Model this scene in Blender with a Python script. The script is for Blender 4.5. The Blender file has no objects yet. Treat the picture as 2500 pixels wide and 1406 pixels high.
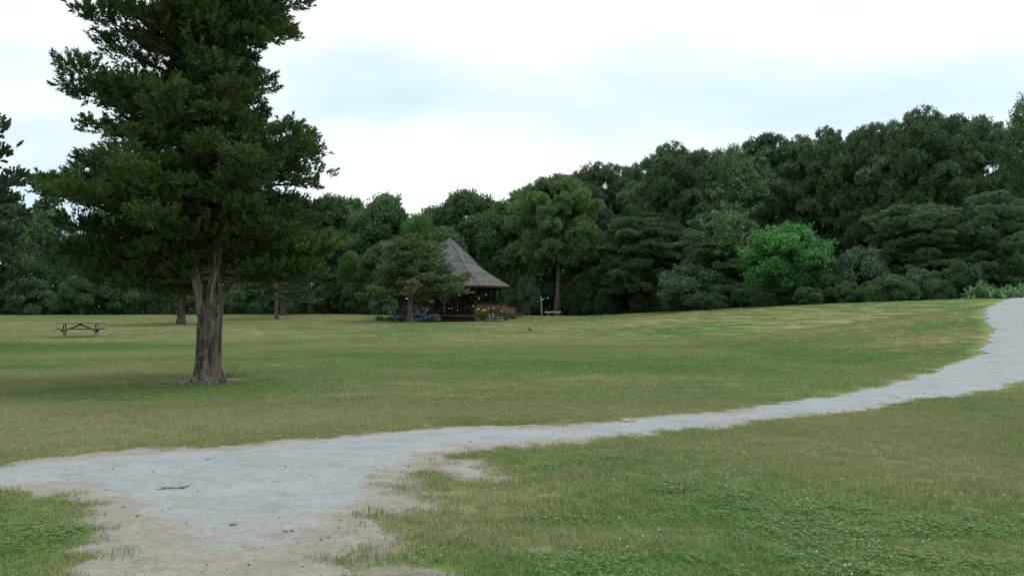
import bpy, math, random
import numpy as np
from mathutils import Vector, Matrix
from mathutils.geometry import delaunay_2d_cdt

rng = np.random.default_rng(7)
random.seed(7)
sc = bpy.context.scene
COL = sc.collection
PI = math.pi

# ------------------------------------------------------------------ camera, sky, sun, exposure
EYE, F, PITCH = 1.6, 2000.0, math.atan(54 / 2000)
cd = bpy.data.cameras.new('camera'); cam = bpy.data.objects.new('camera', cd); COL.objects.link(cam)
cd.sensor_width = 36; cd.lens = 36 * F / 2500; cd.clip_start = 0.1; cd.clip_end = 3000
cam.location = (0, 0, EYE); cam.rotation_euler = (PI / 2 + PITCH, 0, 0)
sc.camera = cam

SUN_EL, SUN_AZ = math.radians(60), math.radians(78)      # high, veiled sun to the right
w = bpy.data.worlds.new('World'); sc.world = w; w.use_nodes = True
nt = w.node_tree; N = nt.nodes; N.clear()
out = N.new('ShaderNodeOutputWorld'); bg = N.new('ShaderNodeBackground'); bg.inputs['Strength'].default_value = 0.1
sky = N.new('ShaderNodeTexSky'); sky.sky_type = 'NISHITA'; sky.sun_disc = False
sky.sun_elevation = SUN_EL; sky.sun_rotation = SUN_AZ; sky.air_density = 1.0; sky.dust_density = 2.0
tc = N.new('ShaderNodeTexCoord'); mp = N.new('ShaderNodeMapping'); mp.inputs['Scale'].default_value = (1.0, 1.6, 4.2)
mp.inputs['Location'].default_value = (-0.12, 0.2, -0.80); mp.inputs['Rotation'].default_value = (0, math.radians(-9), 0)
ns = N.new('ShaderNodeTexNoise'); ns.inputs['Scale'].default_value = 1.25; ns.inputs['Detail'].default_value = 3.2
ns.inputs['Roughness'].default_value = 0.5; ns.inputs['Distortion'].default_value = 0.35
rp = N.new('ShaderNodeValToRGB'); rp.color_ramp.elements[0].position = 0.37; rp.color_ramp.elements[1].position = 0.60
rp.color_ramp.elements[0].color = (0.0, 0.0, 0.0, 1); rp.color_ramp.elements[1].color = (1, 1, 1, 1)
mx = N.new('ShaderNodeMix'); mx.data_type = 'RGBA'
mx.inputs[7].default_value = (8.9, 9.0, 8.95, 1)           # thick lit cloud
mv = N.new('ShaderNodeMix'); mv.data_type = 'RGBA'; mv.inputs[0].default_value = 0.82; mv.inputs[7].default_value = (6.0, 7.4, 8.2, 1)   # thin veil over the blue
L = nt.links.new
L(tc.outputs['Generated'], mp.inputs['Vector']); L(mp.outputs[0], ns.inputs['Vector']); L(ns.outputs[0], rp.inputs[0])
L(rp.outputs[0], mx.inputs[0]); L(sky.outputs[0], mv.inputs[6]); L(mv.outputs[2], mx.inputs[6]); L(mx.outputs[2], bg.inputs[0]); L(bg.outputs[0], out.inputs[0])

sd = bpy.data.lights.new('sun', 'SUN'); sd.energy = 1.5; sd.angle = math.radians(22); sd.color = (1.0, 0.98, 0.92)
so = bpy.data.objects.new('sun', sd); COL.objects.link(so); so.location = (30, 10, 60)
sdir = Vector((math.sin(SUN_AZ) * math.cos(SUN_EL), math.cos(SUN_AZ) * math.cos(SUN_EL), math.sin(SUN_EL)))
so.rotation_euler = sdir.to_track_quat('Z', 'Y').to_euler()

vs = sc.view_settings; vs.view_transform = 'Standard'; vs.look = 'None'; vs.exposure = 0.45; vs.gamma = 1.0; vs.use_curve_mapping = False
sc.render.engine = 'CYCLES'
cy = sc.cycles; cy.max_bounces = 5; cy.diffuse_bounces = 3; cy.glossy_bounces = 2; cy.transmission_bounces = 3
cy.use_denoising = True; cy.caustics_reflective = False; cy.caustics_refractive = False

# ------------------------------------------------------------------ ground shape
def pchip(x, xs, ys):
    x = np.clip(np.asarray(x, float), xs[0], xs[-1]); xs = np.asarray(xs, float); ys = np.asarray(ys, float)
    h = np.diff(xs); d = np.diff(ys) / h
    m = np.zeros_like(ys); m[0] = d[0]; m[-1] = d[-1]
    s = d[:-1] * d[1:] > 0
    m[1:-1][s] = 2 * d[:-1][s] * d[1:][s] / (d[:-1][s] + d[1:][s])
    i = np.clip(np.searchsorted(xs, x) - 1, 0, len(h) - 1)
    t = (x - xs[i]) / h[i]
    return ((1 + 2 * t) * (1 - t) ** 2 * ys[i] + t * (1 - t) ** 2 * h[i] * m[i]
            + t * t * (3 - 2 * t) * ys[i + 1] + t * t * (t - 1) * h[i] * m[i + 1])
TS = (np.array([-1500, -500, 0, 900, 1400, 1600, 1800, 2000, 2250, 2500, 3200, 4500]) - 1250) / F
YC = np.array([765, 768, 770, 768, 771, 764, 753, 744, 736, 728, 715, 715.])
DC = np.array([80, 84, 86, 84, 82, 76, 68, 60, 52, 46, 42, 42.])
D0 = np.array([30, 30, 30, 30, 28, 26, 24, 21, 18, 16, 15, 15.])
ZC = EYE - (YC - 757) * DC / F

def terrain(x, y):
    x = np.asarray(x, float); y = np.asarray(y, float)
    t = x / np.maximum(y, 8.0)
    dc = pchip(t, TS, DC); d0 = pchip(t, TS, D0); zc = pchip(t, TS, ZC)
    q = np.clip((y - d0) / (dc - d0), 0, 1)
    s = (q * q * (3 - 2 * q)) ** 1.25
    z = zc * s - np.clip(0.05 * (y - dc), 0, 1.6)
    z = z - 0.16 * np.exp(-(((x + 5.2) / 7) ** 2 + ((y - 69) / 6) ** 2))
    return z + 0.012 * np.sin(x * 0.7 + y * 0.33) * np.clip((y - 12) / 15, 0, 1)

def T(x, y): return float(terrain(x, y))

def ray(u, v):
    a, b = (u - 1250) / F, -(v - 703) / F
    return (a, math.cos(PITCH) - b * math.sin(PITCH), math.sin(PITCH) + b * math.cos(PITCH))
_YS = np.concatenate([np.arange(1.5, 20, 0.01), np.arange(20, 130, 0.04)])
def ground_at(u, v):
    d = ray(u, v)
    k = _YS / d[1]
    hit = np.nonzero(EYE + d[2] * k < terrain(d[0] * k, _YS))[0]
    i = hit[0] if len(hit) else len(_YS) - 1
    x, y = d[0] * k[i], _YS[i]
    return np.array([x, y, T(x, y)])
def at(u, v, Y):
    d = ray(u, v); k = Y / d[1]
    return np.array([d[0] * k, Y, EYE + d[2] * k])

# lattice noise for layout
_TAB = np.random.default_rng(3).random((256, 256))
def vnoise(x, y, s, o=0):
    x = np.asarray(x) * s + o * 17.3; y = np.asarray(y) * s + o * 9.1
    xi = np.floor(x).astype(int); yi = np.floor(y).astype(int); fx = x - xi; fy = y - yi
    fx = fx * fx * (3 - 2 * fx); fy = fy * fy * (3 - 2 * fy)
    g = lambda a, b: _TAB[a & 255, b & 255]
    return (g(xi, yi) * (1 - fx) + g(xi + 1, yi) * fx) * (1 - fy) + (g(xi, yi + 1) * (1 - fx) + g(xi + 1, yi + 1) * fx) * fy

# ------------------------------------------------------------------ helpers: mesh + objects
def mk(name, parts, mat=None, smooth=False, attrs=None):
    """parts: list of (V, F) with F an (m,k) int array; all joined in one mesh datablock."""
    me = bpy.data.meshes.new(name)
    Vs, loops, tots, o = [], [], [], 0
    for V, Fc in parts:
        V = np.asarray(V, float); Vs.append(V)
        Fc = np.asarray(Fc, int)
        loops.append((Fc + o).ravel()); tots.append(np.full(len(Fc), Fc.shape[1])); o += len(V)
    V = np.concatenate(Vs); lp = np.concatenate(loops); tt = np.concatenate(tots)
    me.vertices.add(len(V)); me.vertices.foreach_set('co', V.ravel())
    me.loops.add(len(lp)); me.loops.foreach_set('vertex_index', lp.astype(np.int32))
    me.polygons.add(len(tt)); me.polygons.foreach_set('loop_start', np.concatenate([[0], np.cumsum(tt)[:-1]]).astype(np.int32))
    if smooth: me.polygons.foreach_set('use_smooth', np.ones(len(tt), bool))
    for k, a in (attrs or {}).items():
        at_ = me.attributes.new(k, 'FLOAT', 'POINT'); at_.data.foreach_set('value', np.asarray(a, np.float32))
    me.update(calc_edges=True); me.validate()
    if mat: me.materials.append(mat)
    return me
def link(name, data, parent=None, loc=(0, 0, 0), rot=(0, 0, 0), scale=(1, 1, 1)):
    o = bpy.data.objects.new(name, data); COL.objects.link(o)
    o.parent = parent; o.location = loc; o.rotation_euler = rot; o.scale = scale
    return o
def tag(o, label, cat=None, group=None, kind=None):
    o['label'] = label
    if cat: o['category'] = cat
    if group: o['group'] = group
    if kind: o['kind'] = kind
    return o
def thing(name, label, cat, loc, rz=0, group=None):
    o = link(name, None, None, loc, (0, 0, rz)); o.empty_display_size = 0.3
    return tag(o, label, cat, group)

def box(sx, sy, sz, c=(0, 0, 0), rz=0, rx=0, ry=0, bev=0.0):
    """a box with chamfered edges when bev > 0"""
    h = np.array([sx, sy, sz]) / 2
    if bev <= 0:
        V = np.array([[x, y, z] for x in (-1, 1) for y in (-1, 1) for z in (-1, 1)]) * h
        Fc = np.array([[0, 1, 3, 2], [4, 6, 7, 5], [0, 4, 5, 1], [2, 3, 7, 6], [0, 2, 6, 4], [1, 5, 7, 3]])
        P = [(V, Fc)]
    else:
        b = min(bev, h.min() * 0.45)
        V = []; idx = {}
        for sx_ in (-1, 1):
            for sy_ in (-1, 1):
                for sz_ in (-1, 1):
                    s = np.array([sx_, sy_, sz_])
                    for ax in range(3):
                        p = s * (h - b); p[ax] = s[ax] * h[ax]
                        idx[(sx_, sy_, sz_, ax)] = len(V); V.append(p)
        Q, Tt = [], []
        for ax in range(3):
            a, c_ = [(1, 2), (2, 0), (0, 1)][ax]
            for s in (-1, 1):
                q = []
                for (p, r) in ((-1, -1), (1, -1), (1, 1), (-1, 1)):
                    k = [0, 0, 0]; k[ax] = s; k[a] = p; k[c_] = r; q.append(idx[(*k, ax)])
                Q.append(q if s > 0 else q[::-1])
            for p in (-1, 1):
                for r in (-1, 1):
                    q = []
                    for (s, w_) in ((-1, a), (1, a), (1, c_), (-1, c_)):
                        k = [0, 0, 0]; k[ax] = s; k[a] = p; k[c_] = r; q.append(idx[(*k, w_)])
                    Q.append(q if p * r > 0 else q[::-1])
        for s in [(x, y, z) for x in (-1, 1) for y in (-1, 1) for z in (-1, 1)]:
            q = [idx[(*s, 0)], idx[(*s, 1)], idx[(*s, 2)]]
            Tt.append(q if s[0] * s[1] * s[2] > 0 else q[::-1])
        V = np.array(V); P = [(V, np.array(Q)), ]
        P = [(V, np.array(Q)), (V, np.array(Tt))]
    R = np.array(Matrix.Rotation(rz, 3, 'Z') @ Matrix.Rotation(ry, 3, 'Y') @ Matrix.Rotation(rx, 3, 'X'))
    return [(v @ R.T + np.array(c), f) for v, f in P]

def beam(p, q, wx, wz, bev=0.0):
    """a rectangular bar from p to q"""
    p, q = np.array(p, float), np.array(q, float); d = q - p; l = np.linalg.norm(d); d /= l
    up = np.array([0, 0, 1.]) if abs(d[2]) < 0.9 else np.array([0, 1., 0])
    s = np.cross(up, d); s /= np.linalg.norm(s); n = np.cross(d, s)
    M = np.stack([d, s, n], 1)
    return [(v @ M.T + (p + q) / 2, f) for v, f in box(l, wx, wz, bev=bev)]

def tube(pts, rad, seg=7, cap=True, wob=0.0, r=rng):
    P = np.array(pts, float); n = len(P); rad = np.asarray(rad, float)
    tg = np.gradient(P, axis=0); tg /= np.linalg.norm(tg, axis=1)[:, None] + 1e-9
    ref = np.array([0.31, 0.95, 0.05]); V = []
    a = np.linspace(0, 2 * PI, seg, endpoint=False)
    for i in range(n):
        s = np.cross(tg[i], ref)
        if np.linalg.norm(s) < 0.1: s = np.cross(tg[i], [1, 0, 0])
        s /= np.linalg.norm(s); u = np.cross(s, tg[i])
        rr = rad[i] * (1 + wob * (r.random(seg) - 0.5))
        V.append(P[i] + (np.cos(a) * rr)[:, None] * s + (np.sin(a) * rr)[:, None] * u)
    V = np.concatenate(V); Q = []
    i = np.arange(n - 1)[:, None] * seg; j = np.arange(seg)[None]; k = (j + 1) % seg
    Q = np.stack([i + j, i + seg + j, i + seg + k, i + k], -1).reshape(-1, 4)
    res = [(V, Q)]
    if cap:
        res.append((np.concatenate([V[-seg:], P[-1:]]), np.stack([np.arange(seg), np.full(seg, seg), (np.arange(seg) + 1) % seg], 1)[:, [0, 1, 2]]))
    return res

def lathe(prof, seg=12, c=(0, 0, 0)):
    V = []; a = np.linspace(0, 2 * PI, seg, endpoint=False)
    for r_, z in prof: V.append(np.stack([np.cos(a) * r_, np.sin(a) * r_, np.full(seg, z)], 1))
    V = np.concatenate(V) + np.array(c); n = len(prof)
    i = np.arange(n - 1)[:, None] * seg; j = np.arange(seg)[None]; k = (j + 1) % seg
    return [(V, np.stack([i + j, i + k, i + seg + k, i + seg + j], -1).reshape(-1, 4))]

def bake(shapes, pos, axis, scale, val, r):
    """copies small leaf shapes to positions, pointing along axis -> parts, per-vertex values"""
    pos = np.asarray(pos); axis = np.asarray(axis, float); scale = np.asarray(scale); val = np.asarray(val)
    axis /= np.linalg.norm(axis, axis=1)[:, None] + 1e-9
    rv = r.normal(size=axis.shape); s = np.cross(axis, rv); s /= np.linalg.norm(s, axis=1)[:, None] + 1e-9
    n = np.cross(axis, s); M = np.stack([s, n, axis], 2)
    pick = r.integers(0, len(shapes), len(pos)); parts, vals = [], []
    for k, (V, Fc) in enumerate(shapes):
        m = np.nonzero(pick == k)[0]
        if not len(m): continue
        W = np.einsum('nij,vj->nvi', M[m] * scale[m][:, None, None], V) + pos[m][:, None]
        Fo = Fc[None] + (np.arange(len(m)) * len(V))[:, None, None]
        parts.append((W.reshape(-1, 3), Fo.reshape(-1, Fc.shape[1])))
        vals.append(np.clip(np.repeat(val[m], len(V)) + np.tile(r.normal(0, 0.10, len(V)), len(m)), 0, 1))
    return parts, np.concatenate(vals)

# ------------------------------------------------------------------ materials
def mat(name):
    m = bpy.data.materials.new(name); m.use_nodes = True
    nt = m.node_tree; nt.nodes.clear()
    o = nt.nodes.new('ShaderNodeOutputMaterial')
    return m, nt, nt.nodes, nt.links.new, o
def mixc(N, L, fac, a, b):
    m = N.new('ShaderNodeMix'); m.data_type = 'RGBA'
    for s, v in ((0, fac), (6, a), (7, b)):
        if hasattr(v, 'is_output'): L(v, m.inputs[s])
        else: m.inputs[s].default_value = v if s == 0 else (*v[:3], 1)
    return m.outputs[2]
def noise(N, L, scale, detail=4, rough=0.55, coord=None, vec=None, dist=0):
    n = N.new('ShaderNodeTexNoise'); n.inputs['Scale'].default_value = scale; n.inputs['Detail'].default_value = detail
    n.inputs['Roughness'].default_value = rough; n.inputs['Distortion'].default_value = dist
    if coord is not None:
        if vec is not None:
            m = N.new('ShaderNodeMapping'); m.inputs['Scale'].default_value = vec; L(coord, m.inputs[0]); coord = m.outputs[0]
        L(coord, n.inputs['Vector'])
    return n.outputs[0]
def ramp(N, L, x, a, b, lo=0.0, hi=1.0):
    m = N.new('ShaderNodeMapRange'); m.inputs[1].default_value = a; m.inputs[2].default_value = b
    m.inputs[3].default_value = lo; m.inputs[4].default_value = hi; L(x, m.inputs[0]); return m.outputs[0]
def math_(N, L, op, a, b):
    m = N.new('ShaderNodeMath'); m.operation = op
    for i, v in enumerate((a, b)):
        if hasattr(v, 'is_output'): L(v, m.inputs[i])
        else: m.inputs[i].default_value = v
    return m.outputs[0]
def bsdf(N, L, col, rough=0.7, spec=0.25, bump=None, dist=0.01, strength=0.6):
    p = N.new('ShaderNodeBsdfPrincipled')
    if hasattr(col, 'is_output'): L(col, p.inputs['Base Color'])
    else: p.inputs['Base Color'].default_value = (*col, 1)
    p.inputs['Roughness'].default_value = rough; p.inputs['Specular IOR Level'].default_value = spec
    if bump is not None:
        b = N.new('ShaderNodeBump'); b.inputs['Distance'].default_value = dist; b.inputs['Strength'].default_value = strength
        L(bump, b.inputs['Height']); L(b.outputs[0], p.inputs['Normal'])
    return p
def attr(N, name, typ='GEOMETRY'):
    a = N.new('ShaderNodeAttribute'); a.attribute_name = name; a.attribute_type = typ; return a.outputs['Fac']

def leaf_mat(name, ca, cb, trans=0.25, spec=0.2, brown=None):
    m, nt, N, L, o = mat(name)
    v = attr(N, 'v')
    oi = N.new('ShaderNodeObjectInfo')
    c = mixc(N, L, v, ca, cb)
    hs = N.new('ShaderNodeHueSaturation'); L(c, hs.inputs['Color'])
    L(ramp(N, L, oi.outputs['Random'], 0, 1, 0.485, 0.515), hs.inputs['Hue'])
    L(ramp(N, L, oi.outputs['Random'], 0, 1, 0.82, 1.16), hs.inputs['Value'])
    c = hs.outputs[0]
    if brown:
        g = N.new('ShaderNodeNewGeometry')
        c = mixc(N, L, ramp(N, L, noise(N, L, 0.9, 3, coord=g.outputs['Position']), 0.56, 0.72, 0, 0.6), c, brown)
    p = bsdf(N, L, c, 0.6, spec)
    t = N.new('ShaderNodeBsdfTranslucent'); L(c, t.inputs[0])
    x = N.new('ShaderNodeMixShader'); x.inputs[0].default_value = trans
    L(p.outputs[0], x.inputs[1]); L(t.outputs[0], x.inputs[2]); L(x.outputs[0], o.inputs[0])
    return m
def bark_mat(name, ca, cb, sc_=14, depth=0.02):
    m, nt, N, L, o = mat(name)
    t = N.new('ShaderNodeTexCoord')
    f = noise(N, L, sc_, 6, 0.65, t.outputs['Object'], (1, 1, 0.13), 0.6)
    g = noise(N, L, sc_ * 3, 4, 0.6, t.outputs['Object'], (1, 1, 0.3))
    big = noise(N, L, 1.6, 3, 0.5, t.outputs['Object'])
    s = math_(N, L, 'ADD', ramp(N, L, f, 0.38, 0.64), math_(N, L, 'MULTIPLY', math_(N, L, 'SUBTRACT', big, 0.5), 0.9))
    c = mixc(N, L, s, ca, cb)
    h = math_(N, L, 'ADD', f, math_(N, L, 'MULTIPLY', g, 0.35))
    p = bsdf(N, L, c, 0.9, 0.1, h, depth, 1.0); L(p.outputs[0], o.inputs[0]); return m
def wood_mat(name, ca, cb, scale=9, rough=0.7, vec=(1, 1, 1), bump=0.004):
    m, nt, N, L, o = mat(name); t = N.new('ShaderNodeTexCoord')
    g = N.new('ShaderNodeNewGeometry')
    f = noise(N, L, scale, 5, 0.6, g.outputs['Position'], vec)
    oi = N.new('ShaderNodeObjectInfo')
    s = math_(N, L, 'ADD', ramp(N, L, f, 0.3, 0.7), math_(N, L, 'MULTIPLY', math_(N, L, 'SUBTRACT', oi.outputs['Random'], 0.5), 0.5))
    p = bsdf(N, L, mixc(N, L, s, ca, cb), rough, 0.25, f, bump, 0.7); L(p.outputs[0], o.inputs[0]); return m

GREEN, DRY = (0.092, 0.202, 0.049), (0.320, 0.304, 0.160)
def lawn_colour(N, L, dry, pos):
    fine = noise(N, L, 1.7, 5, 0.65, pos, (0.6, 1, 1))
    d = math_(N, L, 'ADD', dry, math_(N, L, 'MULTIPLY', math_(N, L, 'SUBTRACT', fine, 0.5), 0.55))
    d = math_(N, L, 'MINIMUM', math_(N, L, 'MAXIMUM', d, 0.0), 1.0)
    hue = noise(N, L, 0.45, 3, 0.5, pos)
    g = mixc(N, L, ramp(N, L, hue, 0.35, 0.65), GREEN, (0.126, 0.226, 0.050))
    return mixc(N, L, d, g, DRY)

def make_grass_mat():
    m, nt, N, L, o = mat('grass_blades'); g = N.new('ShaderNodeNewGeometry')
    dry = attr(N, 'dry', 'INSTANCER'); bl = attr(N, 'v')
    d = math_(N, L, 'ADD', dry, math_(N, L, 'MULTIPLY', math_(N, L, 'SUBTRACT', bl, 0.5), 0.95))
    c = lawn_colour(N, L, d, g.outputs['Position'])
    p = bsdf(N, L, c, 0.55, 0.3)
    t = N.new('ShaderNodeBsdfTranslucent'); L(c, t.inputs[0])
    x = N.new('ShaderNodeMixShader'); x.inputs[0].default_value = 0.3
    L(p.outputs[0], x.inputs[1]); L(t.outputs[0], x.inputs[2]); L(x.outputs[0], o.inputs[0]); return m
def make_ground_mat():
    m, nt, N, L, o = mat('lawn_ground'); g = N.new('ShaderNodeNewGeometry'); P = g.outputs['Position']
    dry = attr(N, 'dry'); soil = attr(N, 'soil'); wood = attr(N, 'wood')
    c = lawn_colour(N, L, dry, P)
    sp = noise(N, L, 26, 5, 0.7, P)
    c = mixc(N, L, ramp(N, L, sp, 0.35, 0.75, 0, 0.55), c, (0.075, 0.075, 0.03))
    s = math_(N, L, 'ADD', soil, math_(N, L, 'MULTIPLY', math_(N, L, 'SUBTRACT', noise(N, L, 5, 5, 0.65, P), 0.5), 0.9))
    sand = mixc(N, L, noise(N, L, 14, 5, 0.7, P), (0.205, 0.18, 0.145), (0.345, 0.312, 0.262))
    c = mixc(N, L, ramp(N, L, s, 0.28, 0.52), c, sand)
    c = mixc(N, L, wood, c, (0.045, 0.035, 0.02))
    p = bsdf(N, L, c, 0.95, 0.08, noise(N, L, 45, 6, 0.75, P), 0.03, 0.8); L(p.outputs[0], o.inputs[0]); return m
def make_path_mat():
    m, nt, N, L, o = mat('stone_dust'); g = N.new('ShaderNodeNewGeometry'); P = g.outputs['Position']
    sand = attr(N, 'sand')
    big = noise(N, L, 0.7, 6, 0.62, P, None, .5); med = noise(N, L, 3.1, 6, 0.7, P, (0.8, 1.1, 1), .8); fine = noise(N, L, 17, 6, 0.78, P); grit = noise(N, L, 95, 3, 0.85, P)
    s = math_(N, L, 'ADD', sand, math_(N, L, 'MULTIPLY', math_(N, L, 'SUBTRACT', big, 0.5), 1.6))
    s = math_(N, L, 'ADD', s, math_(N, L, 'MULTIPLY', math_(N, L, 'SUBTRACT', med, 0.5), 0.45))
    dust = mixc(N, L, ramp(N, L, fine, 0.32, 0.68), (0.232, 0.258, 0.266), (0.342, 0.376, 0.386))
    tan = mixc(N, L, ramp(N, L, fine, 0.32, 0.68), (0.215, 0.192, 0.162), (0.335, 0.308, 0.265))
    c = mixc(N, L, ramp(N, L, s, 0.16, 0.58), dust, tan)
    c = mixc(N, L, ramp(N, L, med, 0.50, 0.70, 0, 0.6), c, (0.195, 0.185, 0.165))
    trk = noise(N, L, 1.2, 5, 0.65, P, (0.75, 1.5, 1), 1.6)
    c = mixc(N, L, ramp(N, L, trk, 0.52, 0.68, 0, 0.38), c, (0.20, 0.185, 0.16))
    c = mixc(N, L, ramp(N, L, trk, 0.46, 0.32, 0, 0.4), c, (0.37, 0.385, 0.37))
    c = mixc(N, L, ramp(N, L, grit, 0.56, 0.70, 0, 0.6), c, (0.11, 0.103, 0.09))
    c = mixc(N, L, ramp(N, L, grit, 0.42, 0.28, 0, 0.45), c, (0.44, 0.44, 0.41))
    h = math_(N, L, 'ADD', med, math_(N, L, 'MULTIPLY', fine, 0.5))
    h = math_(N, L, 'ADD', h, math_(N, L, 'MULTIPLY', grit, 0.12))
    p = bsdf(N, L, c, 0.95, 0.06, h, 0.035, 0.8); L(p.outputs[0], o.inputs[0]); return m

M = {}
M['ground'] = make_ground_mat(); M['grass'] = make_grass_mat(); M['path'] = make_path_mat()
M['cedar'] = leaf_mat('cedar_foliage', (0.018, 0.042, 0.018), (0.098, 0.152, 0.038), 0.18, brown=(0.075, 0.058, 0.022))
M['juniper'] = leaf_mat('juniper_foliage', (0.105, 0.180, 0.080), (0.245, 0.335, 0.155), 0.2)
M['fieldcedar'] = leaf_mat('field_cedar_foliage', (0.045, 0.080, 0.050), (0.105, 0.160, 0.085), 0.2)
M['pine'] = leaf_mat('pine_needles', (0.046, 0.098, 0.052), (0.148, 0.230, 0.106), 0.15, brown=(0.06, 0.052, 0.03))
M['palepine'] = leaf_mat('pale_pine_needles', (0.070, 0.122, 0.046), (0.160, 0.228, 0.082), 0.2)
M['broad'] = leaf_mat('broad_leaves', (0.054, 0.118, 0.050), (0.138, 0.235, 0.086), 0.28)
M['broadpale'] = leaf_mat('pale_broad_leaves', (0.054, 0.120, 0.044), (0.118, 0.208, 0.074), 0.28)
M['bright'] = leaf_mat('bright_leaves', (0.055, 0.155, 0.045), (0.130, 0.290, 0.085), 0.32)
M['silver'] = leaf_mat('silvery_leaves', (0.052, 0.110, 0.062), (0.125, 0.198, 0.115), 0.2)
M['shrub'] = leaf_mat('shrub_leaves', (0.038, 0.088, 0.040), (0.092, 0.170, 0.068), 0.25)
M['fresh'] = leaf_mat('fresh_leaves', (0.050, 0.130, 0.035), (0.120, 0.245, 0.065), 0.3)
M['plant'] = leaf_mat('garden_leaves', (0.030, 0.075, 0.022), (0.085, 0.165, 0.040), 0.28)
M['bark'] = bark_mat('cedar_bark', (0.036, 0.029, 0.023), (0.225, 0.186, 0.150), 13, 0.03)
M['bark2'] = bark_mat('pine_bark', (0.050, 0.042, 0.036), (0.135, 0.115, 0.098), 7, 0.03)
M['bark3'] = bark_mat('pale_bark', (0.075, 0.066, 0.055), (0.21, 0.19, 0.16), 10, 0.02)

# ------------------------------------------------------------------ path outline and the lawn's worn, dry and green places
UPPER = [(-900, 1250), (-400, 1172), (-150, 1147), (0, 1131), (100, 1118), (200, 1107), (330, 1097), (500, 1090), (640, 1082), (760, 1069), (900, 1062), (1060, 1049),
         (1250, 1043), (1450, 1031), (1600, 1017), (1740, 1005), (1860, 989), (1950, 977), (2050, 960), (2130, 949), (2220, 925),
         (2290, 905), (2340, 886), (2390, 865), (2418, 842), (2428, 815), (2418, 790), (2404, 766), (2414, 750), (2440, 737), (2470, 731)]
LOWER = [(2640, 745), (2680, 800), (2680, 860), (2600, 903), (2500, 930), (2400, 953), (2250, 981), (2150, 997), (2000, 1012), (1900, 1027), (1800, 1042), (1650, 1055),
         (1500, 1070), (1400, 1082), (1250, 1095), (1165, 1101), (1105, 1114), (1090, 1128), (1175, 1124), (1190, 1142), (1245, 1150), (1240, 1166), (1205, 1174), (1130, 1172), (1075, 1158), (1030, 1150), (985, 1156), (1005, 1176), (990, 1192), (1040, 1204), (1020, 1222), (1085, 1232), (1095, 1246), (1020, 1254),
         (965, 1262), (990, 1276), (1005, 1296), (985, 1322), (930, 1345), (890, 1365), (850, 1392), (820, 1425), (800, 1520), (760, 1800)]
SPURL = [(60, 1800), (120, 1500), (185, 1410), (205, 1365), (240, 1318), (272, 1290), (262, 1268), (225, 1246), (185, 1226), (120, 1216), (50, 1208), (0, 1200), (-120, 1196), (-400, 1215), (-900, 1320)]
def to_ground(pts): return [ground_at(u, v)[:2] for u, v in pts]
poly_c = to_ground(UPPER)
# beyond the crest the path runs on behind the hill
poly_c += [np.array([31.5, 53.0]), np.array([34.5, 60.0]), np.array([38.5, 60.0]), np.array([36.0, 50.0])] + to_ground(LOWER[1:]) + to_ground(SPURL)
def densify(pts, step, amp, seed):
    r = np.random.default_rng(seed); o = []
    for i in range(len(pts)):
        a, b = pts[i], pts[(i + 1) % len(pts)]; n = max(1, int(np.linalg.norm(b - a) / step))
        for k in range(n): o.append(a + (b - a) * k / n)
    o = np.array(o)
    tg = np.roll(o, -1, 0) - np.roll(o, 1, 0); tg /= np.linalg.norm(tg, axis=1)[:, None] + 1e-9
    nn = np.stack([tg[:, 1], -tg[:, 0]], 1)
    j = (vnoise(o[:, 0], o[:, 1], 1.3, 1) - 0.5) * 2.2 * amp + (vnoise(o[:, 0], o[:, 1], 5, 2) - 0.5) * amp * 1.5 + (vnoise(o[:, 0], o[:, 1], 11, 19) - 0.5) * amp * .8
    return o + nn * j[:, None]
POLY = densify(poly_c, 0.09, 0.17, 5)
def inside(x, y, poly=POLY):
    x = np.asarray(x, float); y = np.asarray(y, float); r = np.zeros(x.shape, bool)
    x0, y0 = poly[:, 0], poly[:, 1]; x1, y1 = np.roll(x0, -1), np.roll(y0, -1)
    for a, b, c, d in zip(x0, y0, x1, y1):
        if b == d: continue
        m = (b > y) != (d > y)
        r[m] ^= x[m] < (c - a) * (y[m] - b) / (d - b) + a
    return r
def blob(u, v, ru, rv, amp):
    c = ground_at(u, v); a = ground_at(u, v - rv)[1]; b = ground_at(u, v + rv)[1]
    return (c[0], c[1], ru * c[1] / F, max((a - b) / 2, 0.05), amp)
DRYB = [blob(*b) for b in [
    (350, 788, 600, 16, .34), (1000, 822, 500, 8, .16), (120, 852, 330, 14, -.42), (900, 868, 420, 22, -.26), (90, 918, 260, 20, .30),
    (300, 905, 150, 14, .16), (520, 952, 300, 16, -.46), (130, 978, 180, 10, -.30), (760, 930, 260, 24, -.18), (1250, 1012, 900, 16, .20), (300, 1052, 420, 26, .16),
    (800, 1030, 320, 16, .10), (1650, 872, 480, 26, -.42), (2050, 868, 250, 24, -.22), (2000, 806, 600, 14, .30), (2150, 765, 300, 10, -.06), (2260, 830, 160, 30, .26),
    (2150, 925, 240, 20, .22), (1050, 797, 130, 7, -.40), (1330, 797, 260, 5, .28), (1500, 830, 500, 14, .10), (1900, 1085, 420, 26, .24), (2330, 1045, 260, 30, .10),
    (2200, 1150, 330, 50, .14), (1500, 1150, 260, 30, .05), (1750, 1235, 330, 42, -.30), (1440, 1268, 250, 22, -.46), (2300, 1290, 330, 26, -.44), (1720, 1372, 420, 34, -.44),
    (2350, 1385, 220, 22, -.34), (1330, 1390, 240, 22, -.20), (90, 1340, 130, 60, -.42), (60, 1232, 120, 14, .05), (1120, 1205, 150, 25, .14), (1150, 1350, 200, 30, -.05)]]
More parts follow.
